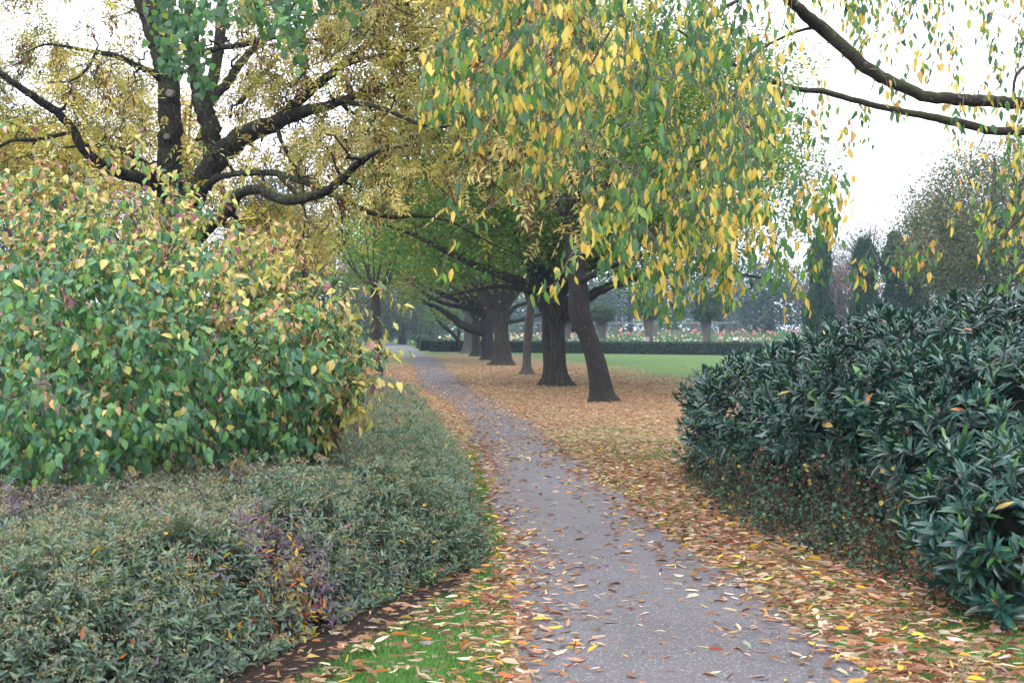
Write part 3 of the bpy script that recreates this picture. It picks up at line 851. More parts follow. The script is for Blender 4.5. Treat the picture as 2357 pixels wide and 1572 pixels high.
row_tree('leaning_tree', 'leaning black trunk with flaking bark, nearest tree on the leaf-strewn lawn', 1388, 26.3,
    [(1392, 927, 66), (1388, 910, 52), (1381, 875, 46), (1372, 835, 44), (1362, 800, 43), (1350, 765, 43), (1338, 735, 48), (1333, 705, 49), (1332, 670, 46), (1328, 630, 42), (1322, 560, 36), (1314, 470, 26)],
    [[(1326, 600, 22), (1380, 540, 16), (1450, 480, 11), (1530, 430, 6)], [(1322, 560, 20), (1290, 480, 14), (1250, 400, 8)], [(1330, 650, 18), (1390, 620, 13, -1), (1470, 590, 9, -1.5), (1580, 570, 5, -2)],
     [(1316, 480, 22), (1330, 380, 15), (1360, 290, 8)], [(1340, 742, 24), (1326, 752, 20), (1317, 764, 9)]],
    (2.8, 26.3, 6.0), (3.9, 3.4, 2.6), 480, 3.6, 'bark_lean', .085, 46, .3, 63, .33, flare=.3, group='leaning trees on the lawn')

# small leaning tree by the hedge end
nodes, nr = [], []
st_ = empty('bent_tree', (P(1060, HZ, 84)[0], 84, 0), 'small bare-stemmed tree bending left over the hedge end', 'tree')
limb(st_, 'trunk', [(1064, 812, 11), (1058, 790, 10), (1042, 768, 9), (1015, 745, 8), (1000, 725, 5), (990, 705, 3)], 84, M['bark_dark'], 8, .05)
limb(st_, 'limb', [(1054, 785, 7), (1056, 760, 6), (1052, 730, 4)], 84, M['bark_dark'], 8, .05)
T = np.array([P(a_[0], a_[1], 84+rng.normal()*1.2) for a_ in sample_poly([(985, 700), (1070, 700), (1065, 760), (1030, 740), (990, 735)], 50)])
ac = Acc(); grow(nodes, nr, T, ac, .01, .5, .1, .05, 4); ac.build('twigs', M['twig'], st_, kind='stuff')
leaf_cloud(st_, T, 26, .35, .14, leaf2_tpl(.75), row_col(.15))

# ================================================================== background trees
def lump_tree(name, label, px, Y, top, hw, bottom, cols, wts, n, per, size, trunk=True, group=None, dens=-.5, shape='round', spread=None, mat='bark_dark', seed=0, depth=.9):
    global nodes, nr
    nodes, nr = [], []
    x = P(px, HZ, Y)[0]
    zt = P(px, top, Y)[2]; zb = max(.3, P(px, bottom, Y)[2])
    R_ = hw/F*Y
    root = empty(name, (x, Y, 0), label, 'tree', group)
    rt = max(.12, R_*.07)
    tk = np.array([[x, Y, -.05, rt*1.3], [x+.1, Y, zb*.6, rt], [x-.1, Y, (zb+zt)/2, rt*.7], [x, Y, zt*.93, rt*.2]])
    tk = smooth_line(tk, 5)
    a1 = Acc(); tube(a1, tk[:, :3], tk[:, 3], 10, flute=.08, seed=seed); a1.build('trunk', M[mat], root, smooth=True)
    nodes = list(tk[5:, :3]); nr = list(tk[5:, 3])
    zc = (zt+zb)/2; rz = (zt-zb)/2
    for k in range(8):
        an = rng.uniform(0, 2*PI); hh = rng.uniform(.25, .8)
        s0 = np.array([x, Y, zb+(zt-zb)*hh*.6]); e = np.array([x+math.cos(an)*R_*.75, Y+math.sin(an)*R_*.75, zb+(zt-zb)*min(.95, hh+.15)])
        ln_ = smooth_line(np.array([[*s0, rt*.5], [*(s0*.5+e*.5+[0, 0, -.03*R_]), rt*.3], [*e, .02]]), 4)
        a1 = Acc(); tube(a1, ln_[:, :3], ln_[:, 3], 6); a1.build('limb', M[mat], root, smooth=True)
        nodes += list(ln_[:, :3]); nr += list(ln_[:, 3])
    T = crown_targets((x, Y, zc), (R_, R_*depth, rz), n, zb*.8, .55, seed, dens)
    if shape == 'column': T = crown_targets((x, Y, zc), (R_*.9, R_*.9, rz), n, zb*.8, .75, seed, -2)
    a3 = Acc(); grow(nodes, nr, T[:min(len(T), 260)], a3, .012 if Y > 50 else .008, .5, .08, .05, 3, maxr=.07); a3.build('twigs', M['twig'], root, kind='stuff')
    sp = spread or R_*.13
    def cf(p):
        return pal(cols, wts, len(p), .16)*np.exp(vnoise(p, 1.6/R_*2, seed+9)*.18)[:, None]
    leaf_cloud(root, T, per, sp, size, leaf2_tpl(.8, .15), cf, flat=.7)
    return root

BG = [(.035, .065, .035), (.05, .085, .035), (.03, .055, .04)]
# right side
lump_tree('maple_tree', 'big hazy tree turning yellow-brown behind the laurel at far right', 2290, 58, 330, 215, 740, [(.07, .10, .035), (.16, .14, .04), (.25, .17, .05), (.05, .08, .04)], [4, 2, 1.3, 3], 1300, 46, .125, seed=101, dens=-.35)
lump_tree('maple_tree', 'grey-green hazy tree in front of the big yellowing one, left of it', 2165, 76, 440, 95, 745, [(.06, .09, .04), (.15, .13, .04), (.05, .08, .045)], [4, 1, 3], 520, 44, .13, seed=102)
lump_tree('bare_tree', 'tall thinly leaved pale tree showing sky through its crown', 2003, 150, 500, 92, 700, [(.09, .10, .06), (.12, .11, .06)], [1, 1], 420, 20, .20, seed=103, dens=-.2)
lump_tree('bare_tree', 'lower thinly leaved pale tree left of the taller see-through one', 1912, 155, 540, 60, 700, [(.09, .10, .06), (.13, .11, .07)], [1, 1], 260, 20, .20, seed=104, dens=-.2)
lump_tree('beech_tree', 'rust-purple hazy beech between the columnar evergreens', 1935, 112, 605, 100, 760, [(.10, .05, .04), (.13, .065, .045), (.07, .045, .04)], [2, 2, 2], 420, 26, .22, seed=105)
for (px, top, hw, bot, lb) in ((1885, 560, 25, 745, 'dark columnar clipped evergreen, leftmost and half behind cherry leaves'), (1990, 562, 28, 745, 'dark columnar clipped evergreen standing alone in the middle of the group'),
                          (2060, 550, 29, 745, 'tallest dark columnar clipped evergreen'), (2108, 560, 22, 745, 'narrow dark columnar evergreen against the hazy maple')):
    YY = 64
    root = empty('columnar_evergreen', (P(px, HZ, YY)[0], YY, 0), lb, 'tree', 'columnar clipped evergreens')
    a1 = Acc(); x = P(px, HZ, YY)[0]; zt = P(px, top, YY)[2]
    tube(a1, [(x, YY, 0), (x, YY, zt*.5), (x, YY, zt*.92)], [.18, .12, .03], 8); a1.build('trunk', M['bark_dark'], root, smooth=True)
    T = []
    waist = P(px, 668, YY)[2]
    for (za, zb_, rr) in ((waist, zt, hw), (.5, waist+.2, hw*1.35)):
        n = 200
        t = rng.random(n); an = rng.uniform(0, 2*PI, n)
        prof = np.sin(np.clip(t*.90+.05, 0, 1)*PI)**.8*rr/F*YY*rng.uniform(.7, 1.05, n)
        T.append(np.stack([x+np.cos(an)*prof, YY+np.sin(an)*prof, za+(zb_-za)*t], 1))
    T = np.vstack(T); n = len(T)*36
    pos = np.repeat(T, 36, 0)+rvec(n, 1)*[.09, .09, .22]
    ac = Acc(); scatter(ac, leaf2_tpl(.4), pos, frames(nrm(np.array([0, 0, 1.3])+rvec(n, .35)), rvec(n)), rng.uniform(.12, .2, n), pal([(.022, .055, .03), (.03, .07, .035), (.018, .045, .03)], [1, 1, 1], n))
    ac.build('foliage', M['leaf_soft'], root, kind='stuff')
for k, (px, Y, top, hw, bot, lb) in enumerate([
    (1775, 125, 590, 85, 775, 'blue-green hazy tree behind the pergola, right of the clipped round tree'),
    (1660, 150, 600, 95, 772, 'pale hazy tree directly behind the nearest clipped round tree'),
    (1555, 165, 610, 80, 768, 'hazy tree seen under the cherry leaves above the rose bed'),
    (1450, 170, 600, 90, 770, 'hazy tree right of the leaning trunk, over the roses'),
    (1345, 165, 610, 90, 770, 'hazy tree behind the stout trunk and the leaning trunk'),
    (1240, 175, 620, 90, 770, 'hazy tree behind the slender grey stem'),
    (1135, 180, 630, 85, 772, 'hazy tree behind the dark trunks of the row')]):
    lump_tree('distant_tree', lb, px, Y, top, hw, bot, [(.035, .07, .045), (.05, .085, .05), (.04, .06, .055)], [1, 1, 1], 260, 24, .32, seed=110+k, group='distant trees beyond the rose garden')
# woodland that closes the view
wx = rng.uniform(-95, 95, 1500); wy = 205+np.abs(wx)*-.25+rng.normal(size=1500)*6
wt = np.column_stack([wx, wy, rng.random(1500)*(6.5+2.5*vnoise(wx[:, None], .08, 9)+1.5*vnoise(wx[:, None], .3, 10))])
wn_ = 22; wp_ = np.repeat(wt, wn_, 0)+rvec(1500*wn_, 1)*[1.1, 1.1, .7]
ac = Acc(); scatter(ac, leaf2_tpl(.9), wp_, frames(rvec(len(wp_)), nrm(rvec(len(wp_), .6)+[0, -.4, 1])), rng.uniform(.4, .75, len(wp_)), pal([(.035, .06, .04), (.05, .08, .045), (.05, .055, .045)], [2, 2, 1], len(wp_)))
tag(ac.build('distant_woodland', M['leaf_soft'], kind='stuff'), 'hazy blue-green woodland closing the view behind the rose garden', 'woodland')
# left side
lump_tree('distant_tree', 'blue-grey leafy tree behind the ash, right of its low curved limb', 625, 82, 395, 135, 770, [(.045, .075, .045), (.05, .085, .05), (.035, .06, .05)], [1, 1, 1], 900, 34, .19, seed=121, dens=-.8)
lump_tree('distant_tree', 'grey hazy tree with thin buff leaves over the dogwood tips', 745, 95, 510, 95, 770, [(.10, .105, .055), (.14, .12, .06), (.07, .09, .055)], [2, 1, 2], 420, 26, .2, seed=122, dens=-.4)
lump_tree('distant_tree', 'pale hazy tree above the bend of the path', 860, 120, 560, 85, 772, [(.08, .10, .055), (.12, .115, .055), (.05, .075, .05)], [2, 1, 2], 320, 26, .25, seed=123, dens=-.6)
lump_tree('distant_tree', 'hazy green tree behind the far end of the path', 985, 140, 640, 80, 772, [(.06, .09, .05), (.09, .10, .05)], [1, 1], 260, 26, .28, seed=124, dens=-.8)
lump_tree('conifer_tree', 'dark blue-green evergreen behind the ash at far left', 95, 58, 235, 180, 760, [(.03, .06, .042), (.04, .075, .05), (.028, .05, .04)], [1, 1, 1], 760, 34, .15, seed=125, dens=-.8)
lump_tree('conifer_tree', 'smaller blue-green evergreen behind the ash trunk', 335, 70, 400, 130, 760, [(.03, .06, .045), (.04, .075, .05)], [1, 1], 520, 30, .17, seed=126, dens=-.8)
lump_tree('maple_tree', 'bright yellow tree glowing behind the left limbs of the ash', 120, 30, 285, 210, 520, [(.45, .34, .04), (.38, .32, .05), (.28, .26, .05), (.42, .24, .05)], [4, 3, 2, 1], 330, 32, .10, seed=127, dens=-.15, spread=.32)
lump_tree('maple_tree', 'golden young tree lit between the ash trunk and its big right limb', 430, 34, 190, 90, 520, [(.45, .32, .05), (.42, .27, .05), (.30, .26, .05)], [3, 2, 2], 200, 26, .09, seed=128, dens=0, spread=.3)
lump_tree('maple_tree', 'golden leafy tree behind the hanging brown seed bunches', 700, 40, 470, 80, 640, [(.42, .31, .05), (.32, .27, .05), (.26, .13, .05)], [3, 2, 1], 110, 24, .09, seed=129, dens=0, spread=.28)
# weeping willow by the bend
wl_ = empty('willow_tree', (P(925, HZ, 128)[0], 128, 0), 'hazy weeping willow with hanging curtains beyond the bend of the path', 'tree')
x = P(925, HZ, 128)[0]
ac = Acc(); tube(ac, [(x, 128, 0), (x+.2, 128, 3), (x, 128, 6.5)], [.5, .4, .15], 10); ac.build('trunk', M['bark_dark'], wl_, smooth=True)
ac = Acc(); a2 = Acc()
for k in range(420):
    an = rng.uniform(0, 2*PI); r0 = rng.uniform(.4, 1)**.5*4.6
    tx, ty = x+math.cos(an)*r0, 128+math.sin(an)*r0
    zt = 7.2*(1-(r0/6)**2)+rng.normal()*.4; zb = rng.uniform(.3, 2.4)
    m = 16
    z = np.linspace(zt, zb, m)
    st = np.stack([tx+.12*np.sin(z+k), np.full(m, ty), z], 1)
    a2.add(np.vstack([st, st[::-1]+[.03, 0, 0]]), [t for i_ in range(m-1) for t in ((i_, i_+1, 2*m-2-i_), (i_, 2*m-2-i_, 2*m-1-i_))])
    pp = np.repeat(st, 5, 0)+rvec(m*5, .09)
    scatter(ac, leaf2_tpl(.3), pp, frames(nrm(np.array([0, 0, -1])+rvec(len(pp), .3)), rvec(len(pp))), rng.uniform(.22, .38, len(pp)), pal([(.07, .11, .06), (.10, .13, .06)], [1, 1], len(pp)))
ac.build('foliage', M['leaf_soft'], wl_, kind='stuff'); a2.build('hanging_twigs', M['twig'], wl_, kind='stuff')

# trunk beside the bin
row_tree('verge_tree', 'dark straight trunk half hidden by dogwood tips, behind the black litter bin', 868, 46,
    [(869, 856, 30), (868, 840, 23), (867, 800, 21), (865, 740, 20), (864, 690, 18)], [[(864, 700, 12), (850, 640, 8), (830, 580, 5)], [(864, 700, 12), (885, 650, 8), (900, 600, 5)]],
    (-5.6, 47, 4.9), (2.4, 2.4, 1.6), 80, 3.2, 'bark_dark', .13, 34, .15, 73, .4, group='trees on the verge left of the path')

# ================================================================== hedges, rose garden, pergola
M['hedge'] = leaf_mat('hedge_leaf', .6, .3, .1, rib=0)
M['shade_core'] = plain_mat('inner_shade_fill', (.008, .010, .007), 1.0, .4, 20, 0)  # near-black colour standing in for shade inside hedges and shrubs
def hedge(label, p0, p1, width, height, nleaf, size, group='clipped box hedges', topcol=True):
    p0 = np.array(p0, float); p1 = np.array(p1, float)
    d = nrm(p1-p0); L_ = np.linalg.norm(p1-p0); nrml = np.array([-d[1], d[0]])
    root = empty('box_hedge', (*p0, 0), label, 'hedge', group)
    ac_ = Acc()
    w = width/2-.04
    seg = max(2, int(L_/1.5))
    prof = [(-w, 0), (-w, height-.05), (w, height-.05), (w, 0)]
    V = []
    for k in range(seg+1):
        c = p0+d*L_*k/seg
        for (a_, z_) in prof:
            V.append((*(c+nrml*(a_+rng.normal()*.012)), z_+(rng.normal()*.012 if z_ else 0)))
    Fc = []
    for k in range(seg):
        for e in range(3):
            a0 = k*4+e; Fc += [(a0, a0+1, a0+5), (a0, a0+5, a0+4)]
    Fc += [(0, 2, 1), (0, 3, 2)]; e = seg*4; Fc += [(e, e+1, e+2), (e, e+2, e+3)]
    ac_.add(V, Fc); ac_.build('hedge_shade_fill', M['shade_core'], root)  # opaque filler box, the hedge's inner shade put into its colour
    n = nleaf; t = rng.random(n)*L_; u = rng.random(n)*(2*height+width)
    s = np.where(u < height, -1, np.where(u < 2*height, 1, 0))
    a_ = np.where(s == 0, (rng.random(n)-.5)*width, s*(width/2))
    z_ = np.where(s == 0, height, np.where(u < height, u, u-height))
    e0 = rng.random(n) < .012*width/L_*n/60
    ph = p0+d*t[:, None]+nrml*a_[:, None]
    pos_ = np.column_stack([ph, z_])+rvec(n, .018)+np.column_stack([nrml[0]*s*.02*vnoise(np.column_stack([t, z_]), 2), nrml[1]*s*.02*vnoise(np.column_stack([t, z_]), 2), .015*vnoise(np.column_stack([t, z_]), 1.2)])
    nn = np.column_stack([nrml[0]*s, nrml[1]*s, (s == 0)*1.0])+rvec(n, .45)
    ac_ = Acc()
    scatter(ac_, leaf2_tpl(.7, .2), pos_, frames(nrm(rvec(n)+[0, 0, .6]), nrm(nn)), rng.uniform(.7, 1.3, n)*size, pal([(.018, .038, .022), (.028, .052, .028), (.04, .065, .03)], [3, 3, 1], n))
    ac_.build('foliage', M['hedge'], root, kind='stuff')
    # end leaves
    m = int(n*width*height*2/(L_*(2*height+width)))+200
    for c, sg in ((p0, -1), (p1, 1)):
        pass
    return root
hedge('long low clipped hedge along the far side of the lawn', (-5.6, 86.0), (34, 62.0), 1.1, .74, 42000, .085)
hedge('short clipped hedge block at the left end of the long hedge, by the path', (-6.3, 88.5), (-6.9, 97), 1.0, .80, 6000, .085)
hedge('farther clipped hedge block beyond the gap, along the far path', (-7.4, 99.5), (-9.3, 125), 1.0, .95, 7000, .10)

# roses
M['petal'] = leaf_mat('rose_petal', .6, .2, .3, rib=0)
def rose_bed(label, x0, x1, y0, y1, hmin, hmax, n, flowers, cols, w, fl=.05):
    root = empty('rose_bed', ((x0+x1)/2, (y0+y1)/2, 0), label, 'flower bed', 'rose beds behind the hedge')
    px = rng.uniform(x0, x1, n); py = rng.uniform(y0, y1, n); hh = rng.uniform(hmin, hmax, n)
    per = 44; N_ = n*per
    t = rng.random(N_)
    pos_ = np.column_stack([np.repeat(px, per), np.repeat(py, per), np.repeat(hh, per)*t])+rvec(N_, 1)*[.28, .28, .05]
    ac_ = Acc(); scatter(ac_, leaf2_tpl(.8), pos_, frames(nrm(rvec(N_)+[0, 0, .3]), nrm(rvec(N_)+[0, -.5, 1])), rng.uniform(.10, .18, N_), pal([(.06, .13, .05), (.09, .17, .07), (.05, .10, .05)], [2, 2, 1], N_))
    ac_.build('foliage', M['leaf_soft'], root, kind='stuff')
    ac_ = Acc()
    for k in range(0, n, 2):
        tube(ac_, [(px[k], py[k], 0), (px[k]+.05, py[k], hh[k]*.9)], [.015, .008], 3)
    ac_.build('stems', M['twig'], root, kind='stuff')
    f = flowers; i_ = rng.integers(0, n, f)
    fp = np.column_stack([px[i_], py[i_], hh[i_]])+rvec(f, 1)*[.28, .28, .12]
    per = 7
    P_ = np.repeat(fp, per, 0)+rvec(f*per, fl*.25)
    colr = np.repeat(pal(cols, w, f, .12), per, 0)
    ac_ = Acc(); scatter(ac_, leaf2_tpl(1.0, .4), P_, frames(nrm(rvec(f*per)), rvec(f*per)), rng.uniform(.8, 1.2, f*per)*fl*1.5, colr)
    ac_.build('blossoms', M['petal'], root, kind='stuff')
rose_bed('low bed of white and pale lilac roses just behind the long hedge', -4, 30, 88, 98, .5, .95, 600, 420, [(.72, .66, .74), (.66, .50, .66), (.72, .68, .6), (.65, .42, .35)], [4, 3, 2, 1], .055)
rose_bed('taller bed of bright pink roses in front of the pergola', 7, 27, 102, 110, .8, 1.5, 330, 110, [(.62, .17, .25), (.6, .26, .33), (.7, .32, .3)], [4, 2, 1], .10)
rose_bed('mixed rose bed left of the stout trunk under the pergola', -6, 8, 104, 112, .6, 1.2, 200, 130, [(.7, .35, .4), (.75, .6, .6), (.7, .45, .3)], [2, 2, 1], .09)

M['brick'] = plain_mat('weathered_brick', (.075, .065, .062), .9, .4, 6, bump=.4)
M['beam'] = plain_mat('weathered_timber', (.15, .15, .16), .85, .3, 5)
pg = empty('pergola', (8, 128, 0), 'long weathered pergola on brick pillars with climbing roses behind the rose beds', 'pergola')
x0, x1 = P(1160, HZ, 128)[0], P(1900, HZ, 128)[0]
for k, x in enumerate(np.arange(x0, x1, 4.1)):
    a1 = box_acc((x-.2, 127.3, 0), (x+.2, 127.7, 2.1)); a1.add(*[np.array(q) for q in (box_acc((x-.25, 127.25, 2.1), (x+.25, 127.75, 2.2)).V[0], box_acc((0, 0, 0), (1, 1, 1)).F[0])])
    a1.build('pillar', M['brick'], pg)
    a1 = box_acc((x-.2, 130.3, 0), (x+.2, 130.7, 2.2)); a1.build('pillar', M['brick'], pg)
for yy in (127.5, 130.5):
    box_acc((x0-.5, yy-.08, 2.2), (x1+.5, yy+.08, 2.31)).build('beam', M['beam'], pg)
for k, x in enumerate(np.arange(x0-.3, x1+.4, .9)):
    box_acc((x-.04, 126.9, 2.312), (x+.04, 131.1, 2.38)).build('rafter', M['beam'], pg)
T = np.column_stack([rng.uniform(x0, x1, 260), rng.choice([127.4, 130.4], 260)+rng.normal(size=260)*.2, rng.uniform(.2, 2.6, 260)])
T = T[vnoise(T[:, [0, 2]], .9, 5) > -.1]
leaf_cloud(pg, T, 26, .22, .14, leaf2_tpl(.8), lambda p: pal([(.06, .13, .05), (.09, .17, .07)], [1, 1], len(p)), name='climbing_roses')

# clipped round trees on stems
for k, (px, Y, top, hw, bot, base, lb) in enumerate([
    (1386, 94, 700, 30, 745, 800, 'clipped round-headed tree right of the leaning trunk among the roses'),
    (1494, 92, 680, 30, 738, 800, 'clipped round-headed tree half behind hanging cherry leaves over the pale roses'),
    (1627, 86, 665, 37, 745, 805, 'largest clipped round-headed tree with grey stem, left of the laurel'),
    (1305, 96, 705, 24, 750, 800, 'clipped round-headed tree seen just behind the stout trunk')]):
    root = empty('clipped_tree', (P(px, HZ, Y)[0], Y, 0), lb, 'tree', 'clipped round-headed trees in the rose garden')
    x = P(px, HZ, Y)[0]; zt = P(px, top, Y)[2]; zb = P(px, bot, Y)[2]
    a1 = Acc(); rt = 10/F*Y
    tube(a1, [(x, Y, 0), (x, Y, zb*.6), (x-.05, Y, zb), (x, Y, (zb+zt)/2)], [rt*1.2, rt*.85, rt*1.25, rt*.4], 12, flute=.1); a1.build('trunk', M['bark_pale'], root, smooth=True)
    r_ = hw/F*Y
    d = nrm(rvec(420)); T = np.array([x, Y, (zt+zb)/2])+d*rng.uniform(.6, 1, (420, 1))*[r_, r_, (zt-zb)/2]
    a1 = Acc(); grow([np.array([x, Y, zb]), np.array([x, Y, (zb+zt)/2])], [.1, .08], T[:60], a1, .01, .5); a1.build('twigs', M['twig'], root, kind='stuff')
    leaf_cloud(root, T, 16, .12, .13, leaf2_tpl(.7), lambda p: pal([(.03, .06, .03), (.05, .08, .035), (.08, .09, .04)], [3, 2, 1], len(p)))

# small white notice on a post in the rose bed
M['white'] = plain_mat('white_board', (.7, .72, .75), .6, .05, 5)
M['darkpost'] = plain_mat('dark_post', (.03, .03, .04), .6, .2, 5)
sg = empty('notice_board', (P(1692, HZ, 84)[0], 84, 0), 'small white notice on a dark stand behind the hedge, left of the laurel', 'sign')
x = P(1692, HZ, 84)[0]
box_acc((x-.04, 83.97, 0), (x+.04, 84.03, 1.0)).build('post', M['darkpost'], sg)
box_acc((x-.2, 83.94, .55), (x+.2, 83.965, 1.0)).build('backing', M['darkpost'], sg)
box_acc((x-.17, 83.92, .84), (x+.17, 83.938, 1.03)).build('board', M['white'], sg)
pl = empty('stone_plinth', (P(1486, HZ, 88)[0], 88, 0), 'pinkish grey stone block among the pale roses', 'plinth')
x = P(1486, HZ, 88)[0]
M['stone'] = plain_mat('pink_grey_stone', (.32, .25, .27), .85, .15, 4)
box_acc((x-.24, 87.8, 0), (x+.24, 88.2, .96)).build('block', M['stone'], pl)
box_acc((x-.28, 87.76, .962), (x+.28, 88.24, 1.03)).build('cap', M['stone'], pl)

# litter bin
M['bin'] = plain_mat('black_plastic', (.010, .011, .018), .45, .2, 8, .5)
YB = 36.5
xb = P(871, HZ, YB)[0]
bn = empty('litter_bin', (xb, YB, 0), 'black tapered litter bin on the verge at the dogwood tips', 'litter bin')
ac = Acc()
def taper(acc, x, y, z0, z1, w0, w1, d0, d1):
    V = [(x-w0, y-d0, z0), (x+w0, y-d0, z0), (x+w0, y+d0, z0), (x-w0, y+d0, z0), (x-w1, y-d1, z1), (x+w1, y-d1, z1), (x+w1, y+d1, z1), (x-w1, y+d1, z1)]
    Q = [(0, 3, 2, 1), (4, 5, 6, 7), (0, 1, 5, 4), (1, 2, 6, 5), (2, 3, 7, 6), (3, 0, 4, 7)]
    acc.add(V, [t for q in Q for t in ((q[0], q[1], q[2]), (q[0], q[2], q[3]))])
taper(ac, xb, YB, .02, .64, .13, .19, .12, .18); ac.build('body', M['bin'], bn)
ac = Acc(); taper(ac, xb, YB, .642, .69, .22, .22, .21, .21); ac.build('rim', M['bin'], bn)
ac = Acc(); taper(ac, xb, YB, .692, .80, .20, .08, .19, .10); ac.build('lid', M['bin'], bn)

# ================================================================== shrubs
def inside(p, ells, k=.82):
    r = np.zeros(len(p), bool)
    for c, a_ in ells: r |= (((p-c)/a_)**2).sum(1) < k*k
    return r
def shell_points(ells, n, lump=.12, seed=0, zmin=.25, k=.85):
    w = np.array([a_[0]*a_[2]+a_[0]*a_[1]+a_[1]*a_[2] for _, a_ in ells]); w /= w.sum()
    Ps, Ns = [], []
    for (c, a_), ww in zip(ells, w):
        m = int(n*ww*1.8)
        d = nrm(rvec(m)); s = 1+lump*vnoise(d*2.5, 1.2, seed)+rng.normal(size=m)*.05
        p = c+d*a_*s[:, None]
        Ps.append(p); Ns.append(nrm(d/a_))
    p = np.vstack(Ps); nn = np.vstack(Ns)
    ok = (p[:, 2] > zmin) & ~inside(p, ells, k)
    p, nn = p[ok], nn[ok]
    o = rng.permutation(len(p))[:n]
    return p[o], nn[o]

def dogwood(label, ells, n, zones, seed, base, nparts=300):
    root = empty('dogwood_bush', (*base, 0), label, 'bush', 'dogwood bushes')
    p, nn = shell_points(ells, n, .24, seed)
    # deeper shoots fill the inside
    ins = rng.random(len(p)) < .4
    p = np.where(ins[:, None], p-nn*rng.uniform(.1, .4, (len(p), 1)), p)
    out_s = (~ins) & (rng.random(len(p)) < .24)
    p = np.where(out_s[:, None], p+(nn*.7+np.array([.1, 0, .5]))*rng.uniform(.08, .38, (len(p), 1)), p)
    # stems rise from a handful of ground points
    st, sr = [], []
    ac_ = Acc()
    for k in range(26):
        c, a_ = ells[rng.integers(len(ells))]
        g = np.array([c[0]+rng.uniform(-.5, .5)*a_[0], c[1]+rng.uniform(-.4, .5)*a_[1], 0])
        e = np.asarray(c)+nrm(rvec(1))[0]*a_*.7; e[2] = max(e[2], .7)
        l_ = rough_line(g, e, 6, .035, 0); tube(ac_, l_, np.linspace(.014, .006, 7), 5)
        st += list(l_[2:]); sr += [.008]*5
    dirs_ = grow(st, sr, p, ac_, .0028, .75, .07, .06, 4, updown=.3)
    ac_.build('stems', M['twig_red'], root, smooth=True, kind='stuff')
    # opposite pairs of leaves along the last stretch
    T_, D_, N_, C_ = [], [], [], []
    m = 13
    for k in range(m):
        back = (k//2)*.055
        pos_ = p-dirs_*back+rvec(len(p), .018)
        side = nrm(np.cross(dirs_, rvec(len(p))))*(1 if k % 2 else -1)
        D_.append(nrm(side*.55+nn*.35+dirs_*.1+np.array([0, 0, -.75])+rvec(len(p), .22)))
        N_.append(nrm(nn*.9+np.array([0, -.35, .55])+rvec(len(p), .32)))
        T_.append(pos_)
    T_ = np.vstack(T_); D_ = np.vstack(D_); N_ = np.vstack(N_)
    tint_ = zones(T_)
    tpl = leaf_tpl(.62, (.3, .68), .14, .2, (1.0, .78))
    leafy(root, M['leaf_dogwood'], tpl, T_, frames(D_, N_), vary(rng.uniform(.038, .09, len(T_))), tint_, nparts, 20)
    return root
DG = [(.055, .15, .075), (.08, .19, .06), (.045, .125, .075), (.12, .24, .055)]
DY = [(.46, .38, .13), (.40, .38, .10), (.45, .29, .14), (.28, .31, .08)]
DP = [(.33, .11, .16), (.42, .22, .19), (.27, .10, .18)]
def zone(fy, fp):
    def f(p):
        n = len(p); u = rng.random(n)
        y_, pk = fy(p), fp(p)
        cl = vnoise(p, 2.2, 41)*.25
        c = pal(DG, [3, 3, 2, 1.2], n, .16)
        c = np.where((u < y_+cl*(y_ > .1))[:, None], pal(DY, [4, 3, 2, 2], n, .14), c)
        c = np.where((u > 1-pk-np.maximum(cl, 0)*pk*2)[:, None], pal(DP, [2, 2, 1], n, .2), c)
        return c
    return f
e1 = [(P(60, 850, 8.0), np.array([1.3, 1.1, .78])), (P(420, 840, 8.5), np.array([1.12, 1.1, .74])), (P(620, 900, 8.9), np.array([.62, .7, .46])), (P(420, 970, 8.0), np.array([.8, .5, .30])), (P(130, 985, 7.2), np.array([.70, .5, .34]))]
dogwood('dogwood bush thick with green drooping leaves, nearest the low shrub bed', e1, 1150,
        zone(lambda p: np.clip(.05+.35*((pix(p)[:, 0]-600)/260)+.60*np.clip((780-pix(p)[:, 1])/150, 0, 1), .05, .8), lambda p: np.full(len(p), .012)), 3, (-2.6, 8.6))
e2 = [(P(40, 650, 10.2), np.array([1.7, 1.1, .88])), (P(320, 660, 10.2), np.array([1.3, 1.0, .84])), (P(530, 730, 10.0), np.array([.70, .8, .64]))]
dogwood('dogwood bush turning yellow, peach and pink, rising behind the green one', e2, 1250,
        zone(lambda p: np.full(len(p), .60), lambda p: np.full(len(p), .14)), 8, (-3.4, 10.4))
e3 = [(P(700, 865, 9.0), np.array([.44, .5, .50])), (P(745, 775, 9.2), np.array([.22, .3, .18])), (P(750, 930, 8.7), np.array([.28, .28, .10]))]
dogwood('small yellow and pink dogwood with arching tips, right-hand end by the path', e3, 270,
        zone(lambda p: np.full(len(p), .62), lambda p: np.full(len(p), .10)), 15, (-1.35, 9.2), 260)

# ---- low spiraea bed
def SHF(y): return np.interp(y, [0, 7.2, 8.6], [.40, .32, 0.0])
sp = empty('spiraea_bed', (-2.2, 7.5, 0), 'low grey-green spiraea hedge with fuzzy tan seed heads filling the left foreground', 'shrub')
n = 52000
x = rng.uniform(-9, .05, n); y = 4.7+(25.4-4.7)*rng.random(n)**1.7
x = np.r_[x, rng.uniform(-4.2, .05, 26000)]; y = np.r_[y, rng.uniform(4.7, 8.8, 26000)]
n = len(x)
b = bed_left(x, y)-SHF(y)
keep = (b > -.02) & (x/y > -.52)
x, y, b = x[keep], y[keep], b[keep]
def spi_h(x, y, b):
    q = np.stack([x, y], -1)
    h = .60+.055*vnoise(q, 1.5, 61)+.06*vnoise(q, 4.2, 62)+.035*vnoise(q, 10, 63)
    return h*np.clip(np.maximum(b, 0)/.42, 0, 1)**.42
h = spi_h(x, y, b)
